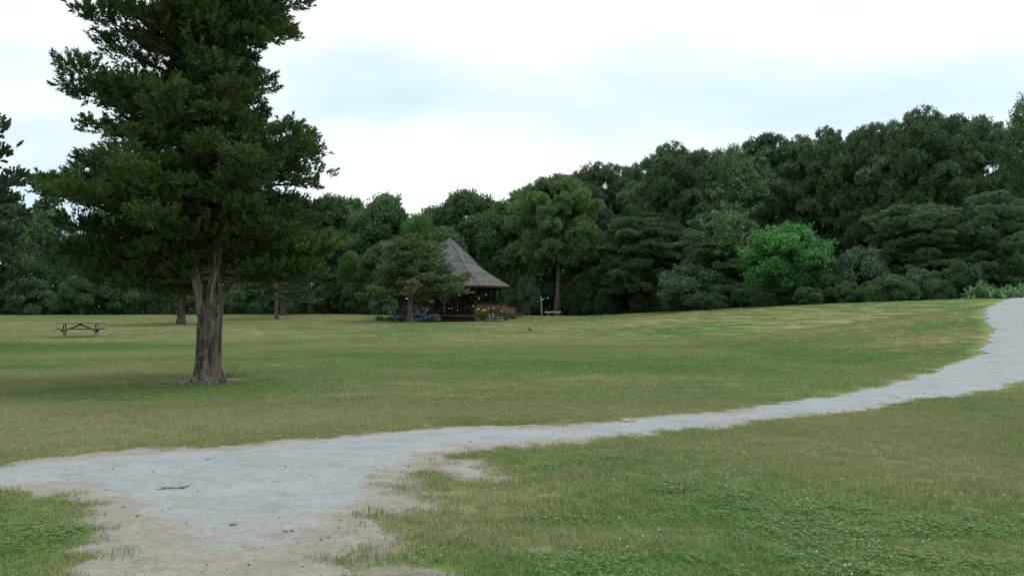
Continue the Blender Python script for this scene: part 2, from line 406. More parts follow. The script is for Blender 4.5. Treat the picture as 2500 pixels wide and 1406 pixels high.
SOILB = [blob(*b) for b in [
    (1128, 1150, 75, 16, 1.1), (1215, 1166, 60, 10, 1.0), (1000, 1243, 95, 13, 1.1), (985, 1205, 120, 24, .55), (920, 1335, 90, 28, .8), (1290, 1346, 55, 6, .55),
    (990, 1396, 150, 12, .85), (1790, 1330, 70, 7, .5), (2400, 1396, 60, 8, .5), (1330, 1208, 70, 6, .6), (1060, 1130, 90, 8, .6), (415, 938, 60, 4, .6), (510, 930, 85, 6, .7), (560, 926, 40, 6, .5)]]
def field(x, y, bl):
    r = np.zeros(np.shape(x))
    for cx, cy_, rx, ry, a in bl: r += a * np.exp(-(((x - cx) / rx) ** 2 + ((y - cy_) / ry) ** 2))
    return r
def dryness(x, y):
    n = (vnoise(x * .8, y, 0.16, 3) - 0.5) * 0.52 + (vnoise(x * .7, y, 0.55, 4) - 0.5) * 0.46 + (vnoise(x, y, 2.1, 5) - 0.5) * 0.20
    return np.clip(0.47 + n + field(x, y, DRYB), 0.02, 0.98)
def soilness(x, y):
    f = field(x, y, SOILB) * (.25 + .9 * vnoise(x, y, 3.1, 16) + .7 * vnoise(x, y, 8.3, 17))
    return np.clip(f + (vnoise(x, y, 2.4, 6) - 0.5) * 0.42, 0, 1)

def edge0(P):
    d = np.full(len(P), 9.); m = np.nonzero((P[:, 1] > 2) & (P[:, 1] < 30) & (np.abs(P[:, 0]) < 22))[0]
    for s in range(0, len(m), 4000):
        i_ = m[s:s + 4000]; d[i_] = np.sqrt(((P[i_][:, None] - POLY[None]) ** 2).sum(-1)).min(1)
    return d
# ------------------------------------------------------------------ ground and path
def axis_pts(lo, a, b, hi, fine, g=1.06):
    p = list(np.arange(a, b, fine)); s = fine
    while p[-1] < hi: s = min(s * g, 12); p.append(p[-1] + s)
    s = fine
    while p[0] > lo: s = min(s * g, 12); p.insert(0, p[0] - s)
    return np.array(p)
gx = axis_pts(-420, -7, 8, 420, 0.17, 1.05); gy = axis_pts(-60, 4.5, 13, 700, 0.17, 1.04)
X, Y = np.meshgrid(gx, gy); Z = terrain(X, Y)
nx, ny = len(gx), len(gy)
i = (np.arange(ny - 1)[:, None] * nx + np.arange(nx - 1)[None]).ravel()
Q = np.stack([i, i + 1, i + nx + 1, i + nx], 1)
Vg = np.stack([X.ravel(), Y.ravel(), Z.ravel()], 1)
dcg = pchip(Vg[:, 0] / np.maximum(Vg[:, 1], 8), TS, DC)
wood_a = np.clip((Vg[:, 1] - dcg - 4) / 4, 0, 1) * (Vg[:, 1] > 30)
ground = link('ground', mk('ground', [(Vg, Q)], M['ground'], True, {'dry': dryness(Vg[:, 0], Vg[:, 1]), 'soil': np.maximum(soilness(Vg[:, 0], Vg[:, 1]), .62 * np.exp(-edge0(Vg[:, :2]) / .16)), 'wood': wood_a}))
tag(ground, 'mown grassy lawn rising gently to the tree line', kind='structure')

bb0, bb1 = POLY.min(0), POLY.max(0)
r5 = np.random.default_rng(11); cand = []
for (ylo, yhi, st) in ((bb0[1], 14, 0.16), (14, 30, 0.4), (30, bb1[1], 0.8)):
    xs = np.arange(bb0[0], bb1[0], st); ys = np.arange(ylo, yhi, st)
    gxx, gyy = np.meshgrid(xs, ys); p = np.stack([gxx.ravel(), gyy.ravel()], 1) + r5.uniform(-.3, .3, (gxx.size, 2)) * st
    cand.append(p[inside(p[:, 0], p[:, 1])])
cand = np.concatenate(cand)
pv = [Vector(p) for p in np.concatenate([POLY, cand])]
n = len(POLY)
ov, oe, of, *_ = delaunay_2d_cdt(pv, [(k, (k + 1) % n) for k in range(n)], [], 1, 1e-5)
PV = np.array([[v.x, v.y] for v in ov]); tri = np.array([f for f in of if len(f) == 3])
pd = np.full(len(PV), 9.0)
for a, b in zip(POLY, np.roll(POLY, -1, 0)):
    d = b - a; t = np.clip(((PV - a) @ d) / (d @ d + 1e-9), 0, 1); pd = np.minimum(pd, np.linalg.norm(PV - a - t[:, None] * d, axis=1))
sand = np.clip(0.85 - pd / 0.62, 0.0, 0.85) * np.clip(1.25 - (PV[:, 0] + 3) / 11, 0.12, 1)
js = ground_at(520, 1180); spur = np.clip((ground_at(520, 1205)[1] - PV[:, 1]) / 2.3, 0, 1) * 0.80
sand = np.clip(sand + spur, 0, 1)
pz = terrain(PV[:, 0], PV[:, 1]) + 0.002 + np.clip(pd / 0.3, 0, 1) * (.004 + 0.014 * vnoise(PV[:, 0], PV[:, 1], 2.2, 8)) + .01 * np.clip((PV[:, 1] - 16) / 10, 0, 1)
path = link('path', mk('path', [(np.column_stack([PV, pz]), tri)], M['path'], True, {'sand': sand}))
tag(path, 'pale stone dust footpath curving across the lawn with a sandy spur', kind='structure')

# ------------------------------------------------------------------ grass
def blades(r, n, rad, hgt, wid, lean=0.5, seg=2):
    a = r.uniform(0, 2 * PI, n); q = np.sqrt(r.random(n)) * rad
    bx, by = np.cos(a) * q, np.sin(a) * q
    h = hgt * r.uniform(0.5, 1.25, n); az = r.uniform(0, 2 * PI, n); ln = h * np.abs(r.normal(0, lean, n)); wd = wid * r.uniform(0.6, 1.2, n)
    dx, dy = np.cos(az), np.sin(az); px, py = -dy * wd / 2, dx * wd / 2
    z0 = np.full(n, -0.01)
    V = np.stack([np.stack([bx - px, by - py, z0], 1), np.stack([bx + px, by + py, z0], 1),
                  np.stack([bx + dx * ln * .35 - px * .8, by + dy * ln * .35 - py * .8, h * .62], 1), np.stack([bx + dx * ln * .35 + px * .8, by + dy * ln * .35 + py * .8, h * .62], 1),
                  np.stack([bx + dx * ln, by + dy * ln, h], 1)], 1).reshape(-1, 3)
    b = (np.arange(n) * 5)[:, None]
    return [(V, np.concatenate([b + [0, 1, 3], b + [0, 3, 2], b + [2, 3, 4]]))], np.repeat(np.where(r.random(n) < .13, r.uniform(.95, 1.25, n), np.clip(r.normal(0.46, 0.25, n), 0, 1)), 5)
def trefoil(r, n, rad, hgt, size):
    V, Fc, vv = [], [], []
    for k in range(n):
        a = r.uniform(0, 2 * PI); q = math.sqrt(r.random()) * rad; z = hgt * r.uniform(.5, 1.1); c = np.array([math.cos(a) * q, math.sin(a) * q, z]); s = size * r.uniform(.7, 1.2); o = r.uniform(0, 6.3)
        val = r.normal(0.25, .12) if r.random() < .8 else 0.9
        for j in range(3):
            d = np.array([math.cos(o + j * 2.09), math.sin(o + j * 2.09), r.uniform(-.1, .35)]); e = np.array([-d[1], d[0], 0])
            b = len(V); V += [c, c + d * s * .6 + e * s * .4, c + d * s, c + d * s * .6 - e * s * .4]; Fc += [[b, b + 1, b + 2], [b, b + 2, b + 3]]; vv += [val] * 4
    return [(np.array(V), np.array(Fc))], np.clip(np.array(vv), 0, 1)
def tuft_collection(name, specs):
    c = bpy.data.collections.new(name)
    for k, (P, v) in enumerate(specs):
        o = bpy.data.objects.new('%s_%02d' % (name, k), mk(name, P, M['grass'], False, {'v': v})); c.objects.link(o)
    return c
def scatter(name, pts, coll, scale, idx, extra, label):
    V = np.column_stack([pts, terrain(pts[:, 0], pts[:, 1])])
    me = bpy.data.meshes.new(name); me.vertices.add(len(V)); me.vertices.foreach_set('co', V.ravel())
    r = np.random.default_rng(len(V))
    for k, a in {'scl': scale, 'rot': r.uniform(0, 2 * PI, len(V)), **extra}.items():
        me.attributes.new(k, 'FLOAT', 'POINT').data.foreach_set('value', np.asarray(a, np.float32))
    me.attributes.new('idx', 'INT', 'POINT').data.foreach_set('value', np.asarray(idx, np.int32))
    me.update(); o = link(name, me)
    ng = bpy.data.node_groups.new(name + '_scatter', 'GeometryNodeTree')
    ng.interface.new_socket('Geometry', in_out='INPUT', socket_type='NodeSocketGeometry'); ng.interface.new_socket('Geometry', in_out='OUTPUT', socket_type='NodeSocketGeometry')
    Nn = ng.nodes; gi = Nn.new('NodeGroupInput'); go = Nn.new('NodeGroupOutput'); iop = Nn.new('GeometryNodeInstanceOnPoints'); ci = Nn.new('GeometryNodeCollectionInfo')
    ci.inputs['Collection'].default_value = coll; ci.inputs['Separate Children'].default_value = True; ci.inputs['Reset Children'].default_value = True
    def na(nm, t):
        q = Nn.new('GeometryNodeInputNamedAttribute'); q.data_type = t; q.inputs['Name'].default_value = nm; return q.outputs['Attribute']
    cx = Nn.new('ShaderNodeCombineXYZ'); Lk = ng.links.new
    Lk(na('rot', 'FLOAT'), cx.inputs['Z']); Lk(gi.outputs[0], iop.inputs['Points']); Lk(ci.outputs[0], iop.inputs['Instance'])
    iop.inputs['Pick Instance'].default_value = True
    Lk(na('idx', 'INT'), iop.inputs['Instance Index']); Lk(cx.outputs[0], iop.inputs['Rotation']); Lk(na('scl', 'FLOAT'), iop.inputs['Scale']); Lk(iop.outputs[0], go.inputs[0])
    o.modifiers.new('scatter', 'NODES').node_group = ng
    return tag(o, label, 'grass', kind='stuff')
def lawn_points(y0, y1, step, seed, margin=1.12, extra=1.5):
    r = np.random.default_rng(seed); ys = np.arange(y0, y1, step); P = []
    for y in ys:
        hw = 0.625 * y * margin + extra; xs = np.arange(-hw, hw, step); P.append(np.stack([xs, np.full(len(xs), y)], 1))
    P = np.concatenate(P) + r.uniform(-.55, .55, (sum(map(len, P)), 2)) * step
    return P, r
def edge_dist(P, near=.7):
    d = np.full(len(P), 9.)
    A_, B_s = POLY, np.roll(POLY, -1, 0)
    cell = {}
    for k, a in enumerate(A_):
        if a[1] < 32: cell.setdefault((int(a[0] // 1), int(a[1] // 1)), []).append(k)
    key = np.floor(P).astype(int)
    uq, inv = np.unique(key, axis=0, return_inverse=True); inv = inv.ravel()
    for i_, (cx_, cy__) in enumerate(uq):
        ks = [k for ax_ in (-1, 0, 1) for ay_ in (-1, 0, 1) for k in cell.get((cx_ + ax_, cy__ + ay_), [])]
        if not ks: continue
        m = np.nonzero(inv == i_)[0]
        d[m] = np.sqrt(((P[m][:, None] - A_[ks][None]) ** 2).sum(-1)).min(1)
    return d
gr = np.random.default_rng(21)
near = tuft_collection('grass_tuft', [blades(gr, 50, .10, .034, .0044, .75) for _ in range(5)] + [blades(gr, 26, .075, .062, .0042, .7) for _ in range(2)] + [(lambda a, b: (a[0] + b[0], np.concatenate([a[1], b[1]])))(trefoil(gr, 17, .12, .034, .017), blades(gr, 20, .10, .036, .0044, .75)) for _ in range(3)])
mid = tuft_collection('grass_patch', [blades(gr, 190, .34, .040, .008, .75) for _ in range(5)])
far = tuft_collection('grass_sward', [blades(gr, 320, 1.0, .05, .02, .75) for _ in range(4)])

P, r = lawn_points(3.6, 15, 0.085, 31)
ins = inside(P[:, 0], P[:, 1]); so_ = soilness(P[:, 0], P[:, 1]); dr = dryness(P[:, 0], P[:, 1])
ed = edge_dist(P)
keep = (~ins) & (r.random(len(P)) < np.clip(1.15 - 1.75 * so_, 0.03, 1)) & (r.random(len(P)) < np.clip(.35 + ed / .14, 0, 1))
keep |= ins & (r.random(len(P)) < .60 * np.exp(-ed / .08))
nz = vnoise(P[:, 0], P[:, 1], 1.1, 12); nz2 = vnoise(P[:, 0], P[:, 1], 4.5, 13)
WE = [blob(*b) for b in [(1140, 1135, 48, 8, 1.5), (1050, 1150, 40, 6, 1.0), (1100, 1163, 40, 5, .8), (1150, 1160, 30, 5, .5), (1040, 1238, 40, 5, .7), (955, 1150, 45, 6, .8), (635, 1106, 70, 5, 1.), (935, 1180, 60, 11, 1.3), (905, 1206, 45, 7, 1.2), (930, 1256, 58, 14, 1.4), (970, 1222, 40, 7, .9), (1890, 1012, 110, 5, 1.), (890, 1330, 55, 10, .9), (870, 1385, 60, 14, 1.1), (740, 1350, 120, 20, .22), (250, 1330, 50, 25, .5), (330, 1390, 90, 12, .3)]]
wf = field(P[:, 0], P[:, 1], WE)
weed = ins & (r.random(len(P)) < np.clip(wf * 1.2 * (nz2 * 1.6 - .35), 0, .9))
keep |= weed
P = P[keep]; dr = dr[keep]; nz2 = nz2[keep]; wd_ = weed[keep]; so_ = so_[keep]
idx = r.integers(0, 5, len(P)); tall = r.random(len(P)) < 0.05 + 0.10 * (nz2 > .7); idx[tall] = r.integers(5, 7, tall.sum())
clv = r.random(len(P)) < np.clip((0.35 - dr) * 3.0, 0, .7) * np.clip((vnoise(P[:, 0], P[:, 1], 1.3, 14) - .3) * 3.5, 0, 1); idx[clv] = r.integers(7, 10, clv.sum())
scl = r.uniform(0.7, 1.2, len(P)) * (0.8 + 0.4 * nz2); scl[wd_] *= 0.6
scatter('lawn_grass', P, near, scl, idx, {'dry': dr}, 'short mown grass with clover in front of and beside the path')
NEARP = (P, dr)
P, r = lawn_points(15, 40, 0.30, 32); ins = inside(P[:, 0], P[:, 1]); so_ = soilness(P[:, 0], P[:, 1])
keep = (~ins) & (r.random(len(P)) < np.clip(1.1 - 1.9 * so_, 0.02, 1)); P = P[keep]
# keep patch rims off the path
for ang in np.linspace(0, 2 * PI, 6, endpoint=False): P = P[~inside(P[:, 0] + .24 * math.cos(ang), P[:, 1] + .24 * math.sin(ang))]
scatter('middle_lawn_grass', P, mid, r.uniform(.75, 1.15, len(P)), r.integers(0, 5, len(P)), {'dry': dryness(P[:, 0], P[:, 1])}, 'short mown grass around the big cedar beyond the path')
P, r = lawn_points(40, 88, 0.9, 33, 1.1, 3); dcp = pchip(P[:, 0] / P[:, 1], TS, DC); P = P[P[:, 1] < dcp + 5]
for ang in np.linspace(0, 2 * PI, 6, endpoint=False): P = P[~inside(P[:, 0] + .9 * math.cos(ang), P[:, 1] + .9 * math.sin(ang))]
GZC = at(1097, 700, 72.0)[:2]
P = P[np.linalg.norm(P - GZC, axis=1) > 6.2]
scatter('far_lawn_grass', P, far, r.uniform(.7, 1.1, len(P)), r.integers(0, 4, len(P)), {'dry': dryness(P[:, 0], P[:, 1])}, 'far dry mown grass running up to the tree line')
#PART2

# ------------------------------------------------------------------ leaf shapes
def shape_cedar(r, n=34, wmul=1.0):
    V, Fc = [], []
    for k in range(n):
        a = r.uniform(0, .72); th = r.uniform(0, 2 * PI); sp = r.uniform(.15, .8)
        d = np.array([math.cos(th) * sp, math.sin(th) * sp, 1.0]); d /= np.linalg.norm(d)
        b = np.array([math.cos(th) * .06 * r.random(), math.sin(th) * .06 * r.random(), a])
        l = r.uniform(.22, .40) * (1.15 - .5 * a); s = np.cross(d, r.normal(size=3)); s /= np.linalg.norm(s); wd = r.uniform(.06, .10) * wmul
        q = len(V); V += [b - s * wd, b + s * wd, b + d * l]; Fc += [[q, q + 1, q + 2]]
    return np.array(V), np.array(Fc)
def shape_plume(r, n=34):
    """feathery spray: short thin scale-leaf twigs fanning off a hidden stem"""
    V, Fc = [], []
    for k in range(n):
        a = r.uniform(0, .85); th = r.uniform(0, 2 * PI); sp = r.uniform(.25, 1.5)
        d = np.array([math.cos(th) * sp, math.sin(th) * sp, 1.0]); d /= np.linalg.norm(d)
        b = np.array([math.cos(th) * .05 * r.random(), math.sin(th) * .05 * r.random(), a])
        l = r.uniform(.22, .42) * (1.2 - .55 * a); s = np.cross(d, r.normal(size=3)); s /= np.linalg.norm(s); wd = r.uniform(.035, .065)
        q = len(V); V += [b - s * wd, b + s * wd, b + d * l]; Fc += [[q, q + 1, q + 2]]
    return np.array(V), np.array(Fc)
def shape_needles(r, n=22):
    V, Fc = [], []
    for k in range(n):
        th = r.uniform(0, 2 * PI); c = r.uniform(-.1, 1); s_ = math.sqrt(1 - c * c)
        d = np.array([math.cos(th) * s_, math.sin(th) * s_, c]); b = np.array([0, 0, r.uniform(-.35, .35)])
        s = np.cross(d, r.normal(size=3)); s /= np.linalg.norm(s); l = r.uniform(.55, .95); wd = r.uniform(.07, .12)
        q = len(V); V += [b, b + d * l + s * wd, b + d * l * .92 - s * wd]; Fc += [[q, q + 1, q + 2]]
    return np.array(V), np.array(Fc)
def shape_leaves(r, n=11, size=.30, long=1.0, droop=.15):
    V, Fc = [], []
    for k in range(n):
        p = r.normal(size=3); p *= .5 * r.random() ** .4 / np.linalg.norm(p)
        nrm = np.array([0, 0, .45]) + r.normal(0, .55, 3) + p; nrm /= np.linalg.norm(nrm)
        d = np.cross(nrm, r.normal(size=3)); d /= np.linalg.norm(d); e = np.cross(nrm, d); s = size * r.uniform(.6, 1.15); a_ = r.uniform(.2, .45)
        q = len(V); V += [p, p + d * s * (.55 + a_ * .6) * long + e * s * .42 / long, p + d * s * (1 - a_ * .5) * long - e * s * .34 / long - nrm * s * droop]; Fc += [[q, q + 1, q + 2]]
    return np.array(V), np.array(Fc)
sr = np.random.default_rng(5)
S_CEDAR = [shape_plume(sr, 28) for _ in range(8)]
S_CEDARF = [shape_cedar(sr, 26, 1.25) for _ in range(6)]
S_NEEDLE = [shape_needles(sr) for _ in range(6)]
S_LEAF = [shape_leaves(sr, 12, .42) for _ in range(8)]
S_NARROW = [shape_leaves(sr, 13, .40, 1.35) for _ in range(6)]
S_FINE = [shape_leaves(sr, 16, .30) for _ in range(6)]

# ------------------------------------------------------------------ tree builders (return mesh data)
def cedar_tree(seed, H, zb, Rf, nl, leaf, trunk_r, shapes, spray=(.24, .40), elev=(-4, 34), axis=None, tip=.5, step=.15, fill=(.22, 1.0), wind=(0, 0, 0), sec=.13, plates=1.0, tufts=0, tr_=(.26, .46), shorts=0):
    """limbs set round a trunk, each a flat plate of twigs carrying scale-leaf sprays"""
    r = np.random.default_rng(seed); limbs, pos, dr, scl, val = [], [], [], [], []
    ax = axis or (lambda z: np.array([0, 0, z])); az = r.uniform(0, 6.28)
    for k in range(nl + shorts):
        q = (k + r.uniform(-.4, .4)) / nl if k < nl else r.uniform(.02, .8); q = min(max(q, 0), 1); z = zb + (H - zb) * q ** (1.0 if shorts else .92) * .985; az += 2.399 + r.normal(0, .35)
        if shorts and z < 3.5 and math.cos(az - (-PI / 2 + .35)) > .45: az += 1.7
        Lm = Rf(z, az) * (r.uniform(.72, 1.06 if not shorts else .98) if k < nl else r.uniform(.25, .5)) - ((.30 if z > 4.6 else .02) if shorts and k < nl and z < 9.5 else 0); e = math.radians(elev[0] + (elev[1] - elev[0]) * q + r.normal(0, 6))
        base = ax(z - Lm * .12); n = 9; s = np.linspace(0, 1, n); hz = np.array([math.cos(az), math.sin(az), 0])
        side = np.array([-hz[1], hz[0], 0]); bend = r.normal(0, .12)
        pts = base + (s * Lm)[:, None] * hz + (np.sin(s * 2.4) * bend * Lm)[:, None] * side
        pts[:, 2] += Lm * (math.tan(e) * s - (.07 if shorts else .16) * s * (1 - q) + .20 * s ** 3 * (.6 if shorts else 1))
        pts += r.normal(0, .012 * Lm, (n, 3)) * s[:, None]
        limbs += tube(pts, np.linspace(max(.012, trunk_r * .13 * (1 - q) + .014 * Lm), .007, n), 5, False)
        lv = r.normal(.45, .16); tilt = r.normal(0, .22)
        m = max(4, int(Lm * (fill[1] - fill[0]) / sec))
        for j in range(m):
            t = fill[0] + (fill[1] - fill[0]) * ((j + r.random()) / m) ** .8; f = t * (n - 1); i0 = min(int(f), n - 2); p0 = pts[i0] + (pts[i0 + 1] - pts[i0]) * (f - i0)
            sg = 1 if j % 2 else -1; an = math.radians(r.uniform(18, 72)) * (1.05 - .45 * t)
            d = hz * math.cos(an) + side * sg * math.sin(an); d[2] += r.normal(.10, .13) * plates + tilt * sg * .5
            ls = (Lm * .30 * (1.12 - t) + .16) * r.uniform(.6, 1.2); nn = max(2, int(ls / step) + 1); tt = (np.arange(nn) + r.random(nn)) / nn
            pp = p0 + (tt * ls)[:, None] * d + r.normal(0, .035, (nn, 3))
            if nn > 2: limbs += tube([p0, p0 + d * ls * .9], [.009, .004], 3, False)
            for b in range(nn):
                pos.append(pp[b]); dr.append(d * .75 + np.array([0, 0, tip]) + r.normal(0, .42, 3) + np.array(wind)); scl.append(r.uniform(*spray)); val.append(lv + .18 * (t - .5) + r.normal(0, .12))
        for j in range(int(round(tufts * (1.35 if shorts and z < 4 else 1) * Lm * r.uniform(.75, 1.25)))):
            t = r.uniform(.18, 1.04); f = min(t, .999) * (n - 1); i0 = int(f); p0 = pts[i0] + (pts[i0 + 1] - pts[i0]) * (f - i0) + side * r.normal(0, .17) * Lm * (1.2 - t) + np.array([0, 0, r.normal(.02, .06)])
            cr = r.uniform(*tr_); d = ell(r, 23, -.25); cv = lv + r.normal(.05, .10)
            for b in range(len(d)):
                pos.append(p0 + d[b] * cr * np.array([1, 1, .42]) * r.uniform(.55, 1.0)); dr.append(d[b] * .7 + hz * .35 + np.array([0, 0, .45]) + r.normal(0, .2, 3)); scl.append(r.uniform(*spray)); val.append(cv + .2 * d[b, 2] + r.normal(0, .1))  # upper sprays get the lighter leaf colour: lit tuft tops painted in
    return limbs, (shapes, pos, dr, scl, val, r)
def ell(r, n, lo=-.35):
    p = r.normal(size=(n * 3, 3)); p /= np.linalg.norm(p, axis=1)[:, None]; p = p[p[:, 2] > lo][:n]; return p
def finish_crown(limbs, leaf, mleaf, mbark, nm):
    P, v = bake(leaf[0], np.array(leaf[1]), np.array(leaf[2]), np.array(leaf[3]), np.array(leaf[4]), leaf[5])
    return mk(nm + '_foliage', P, mleaf, False, {'v': v}), (mk(nm + '_branches', limbs, mbark, True) if limbs else None)

def ell(r, n, lo=-.35):
    p = r.normal(size=(n * 3, 3)); p /= np.linalg.norm(p, axis=1)[:, None]; p = p[p[:, 2] > lo][:n]; return p
def pine_tree(seed, H=16., W=5., zb=3.5, nl=70, dens=33, cl=(.75, 1.3), tuft=(.34, .52), flat=.62, top=.55):
    """pitch pine: limbs ending in cushions of upright needle tufts"""
    r = np.random.default_rng(seed); limbs, pos, dr, scl, val = [], [], [], [], []
    tr = tube([[0, 0, -.5], [.05, .05, H * .3], [.15, -.1, H * .6], [.1, .05, H * .93]], [.27, .22, .15, .03], 10, True, .1, r); az = r.uniform(0, 6)
    for k in range(nl):
        q = (k + r.random()) / nl; z = zb + (H - zb) * q; az += 2.4 + r.normal(0, .4)
        x = (q - (1 - top)) / (top if q > 1 - top else 1 - top); env = W * math.sqrt(max(.05, 1 - (abs(x) ** 2.2) * (.93 if x > 0 else .42)))
        Lm = env * r.uniform(.55, 1.05); e = -.12 + .75 * q + r.normal(0, .1); hz = np.array([math.cos(az), math.sin(az), 0]); n = 6; s = np.linspace(0, 1, n)
        z0 = max(z - Lm * math.tan(e) * .8, zb * .6); pts = np.array([0, 0, z0]) + (s * Lm)[:, None] * hz; pts[:, 2] += (z - z0) * s ** 1.2; pts += r.normal(0, .05 * Lm, (n, 3)) * s[:, None] * .6
        limbs += tube(pts, np.linspace(.05 + .012 * Lm, .02, n), 5, False)
        lv = r.normal(.45, .15)
        for c in range(2 + int(Lm > 2.6) + int(Lm > 4)):
            t = 1 - c * r.uniform(.2, .3); p0 = np.array([np.interp(t, s, pts[:, i]) for i in range(3)]) + r.normal(0, .4, 3) * (c > 0); cr = r.uniform(*cl)
            d = ell(r, dens, -.3 if q < .85 else -.5); rad = cr * r.uniform(.75, 1.08, len(d)); rad = np.where((r.random(len(d)) < .16) & (d[:, 2] > .2), rad * r.uniform(1.10, 1.35, len(d)), rad)
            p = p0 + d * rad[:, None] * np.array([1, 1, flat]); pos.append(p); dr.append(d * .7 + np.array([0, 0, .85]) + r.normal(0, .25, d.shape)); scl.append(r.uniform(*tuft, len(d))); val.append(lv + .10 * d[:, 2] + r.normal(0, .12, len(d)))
    return tr, limbs, (S_NEEDLE, np.concatenate(pos), np.concatenate(dr), np.concatenate(scl), np.concatenate(val), r)
def broad_tree(seed, H=15., W=5., zb=3., lobes=18, per=300, lob=(1.5, 2.4), leaf=(.55, .90), shapes=S_LEAF, stems=1, low=.15, droop=0.):
    """round-headed broadleaf: limbs to rounded lobes of leaf sprays"""
    r = np.random.default_rng(seed); limbs, pos, dr, scl, val = [], [], [], [], []
    tr = []
    for s_ in range(stems):
        o = r.normal(0, .25 * (stems > 1), 2); tr += tube([[o[0], o[1], -.4], [o[0] * 1.6, o[1] * 1.6, zb], [o[0] * 3 + .2, o[1] * 3, (zb + H) * .5], [o[0] * 3, o[1] * 3, H * .85]], np.array([.26, .2, .13, .04]) * (1 if stems == 1 else .5) * H / 15, 9, True, .1, r)
    zc = (zb + H) / 2; hh = (H - zb) / 2
    for k in range(lobes):
        q = (k + .5) / lobes; cz = -1 + 2 * q if k else 1.0; az = k * 2.399 + r.normal(0, .3); lr = r.uniform(*lob) * (W / 5)
        if k == 0: cz = .98
        h = math.sqrt(max(0, 1 - abs(cz) ** 2.4)); h = h if cz > 0 else max(h, .75); rr = max(0, W - lr * .9) * h * r.uniform(.75, 1.05)
        c = np.array([math.cos(az) * rr, math.sin(az) * rr, zc + cz * (hh - lr * .62) ])
        st = np.array([0, 0, max(zb * .7, c[2] - rr * .9 - lr)]); mid_ = (st + c) / 2 + r.normal(0, .2, 3); limbs += tube([st, mid_, c], [.09 * H / 15, .06 * H / 15, .03], 5, False)
        for _ in range(4):
            e_ = c + r.normal(0, .45, 3) * lr; limbs += tube([mid_, (mid_ + e_) / 2, e_], [.04, .03, .01], 4, False)
        n = int(per * (lr / 1.75) ** 2); d = ell(r, n, -.55); bump_ = 1 + .16 * np.sin(d[:, 0] * 7 + k) * np.sin(d[:, 1] * 6 + 2 * k) ; rad = lr * r.uniform(.62, 1.05, len(d)) * bump_ * np.where(r.random(len(d)) < .2, r.uniform(1.03, 1.30, len(d)), 1)
        p = c + d * rad[:, None] * np.array([1, 1, .78]); p[:, 2] = np.maximum(p[:, 2], low); pos.append(p); dr.append(d * .6 + np.array([0, 0, .7 - droop]) + r.normal(0, .3, d.shape)); scl.append(r.uniform(*leaf, len(d)))
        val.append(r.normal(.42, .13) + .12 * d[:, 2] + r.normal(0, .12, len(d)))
    return tr, limbs, (shapes, np.concatenate(pos), np.concatenate(dr), np.concatenate(scl), np.concatenate(val), r)

KP = []
def leaf_z(me):
    a = np.empty(len(me.vertices) * 3, np.float32); me.vertices.foreach_get('co', a); return a[2::3]
class Kind:
    def __init__(s, nm, H, W, trunk, limbs, leaf, mleaf, mbark):
        s.H, s.W = H, W; s.fol, s.br = finish_crown(limbs, leaf, M[mleaf], M[mbark], nm); s.H = float(np.percentile(leaf_z(s.fol), 99.95)); s.tr = mk(nm + '_trunk', trunk, M[mbark], True) if trunk else None
def plant(kind, name, u, D, vtop, halfpx, label, cat='tree', group=None, rz=0., mleaf=None, sink=.05, lean=0.):
    b = at(u, 757, D); zb = T(b[0], D) - sink; H = at(u, vtop, D)[2] - zb; Wd = halfpx * D / F
    t = thing(name, label, cat, (b[0], D, zb), rz, group)
    sx = Wd * (1.28 if kind in KP else 1.0) / kind.W; sz = H / kind.H
    for nm, me in (('trunk', kind.tr), ('branches', kind.br), ('crown', kind.fol)):
        if me is None: continue
        o = link(nm, me, t, scale=(sx, sx, sz))
        if nm == 'crown':
            o['kind'] = 'stuff'
            if mleaf: o.material_slots[0].link = 'OBJECT'; o.material_slots[0].material = M[mleaf]
    return t
def P_(nm, seed, mleaf='pine', **k):
    H, W = k.get('H', 16.), k.get('W', 5.); tr, li, le = pine_tree(seed, **k); return Kind(nm, H, W + .5, tr, li, le, mleaf, 'bark2')
def B_(nm, seed, mleaf='broad', bark='bark3', **k):
    H, W = k.get('H', 15.), k.get('W', 5.); tr, li, le = broad_tree(seed, **k); return Kind(nm, H, W + .2, tr, li, le, mleaf, bark)

# ------------------------------------------------------------------ the big cedar in front
def prof(tab):
    tab = np.array(tab, float); return lambda z: np.interp(z, tab[:, 0], tab[:, 1])
CD = 18.0; cb = ground_at(511, 934); cb = np.array([at(511, 757, CD)[0], CD, T(at(511, 757, CD)[0], CD)])
def zpx(v): return (935 - v) * .009
Lp = prof([(zpx(v), .009 * p) for v, p in [(720, 300), (690, 365), (650, 400), (600, 415), (500, 415), (430, 420), (350, 432), (250, 410), (200, 388), (100, 368), (20, 318), (-100, 260), (-250, 170), (-420, 40)]])
Rp = prof([(zpx(v), .009 * p) for v, p in [(720, 230), (690, 285), (650, 270), (600, 300), (560, 305), (500, 292), (430, 318), (380, 305), (345, 285), (310, 205), (250, 165), (205, 118), (170, 150), (120, 185), (50, 235), (10, 262), (-60, 230), (-250, 150), (-420, 40)]])
def cedar_R(z, az):
    l, rr = Lp(z), Rp(z); c = math.cos(az); return (l + rr) / 2 + (rr - l) / 2 * c * (1 + .12 * abs(c)) - .06 * (l + rr) / 2 * abs(math.sin(az))
def trunk_axis(z): return np.array([np.interp(z, [0, 1.2, 1.8, 2.5, 4, 12], [0, .0, .06, .17, .16, -.05]), np.interp(z, [0, 2, 12], [0, .03, 0]), z])
big = thing('cedar_tree', 'towering dark cedar with fluted grey trunk standing in front, beyond the path', 'tree', tuple(cb))
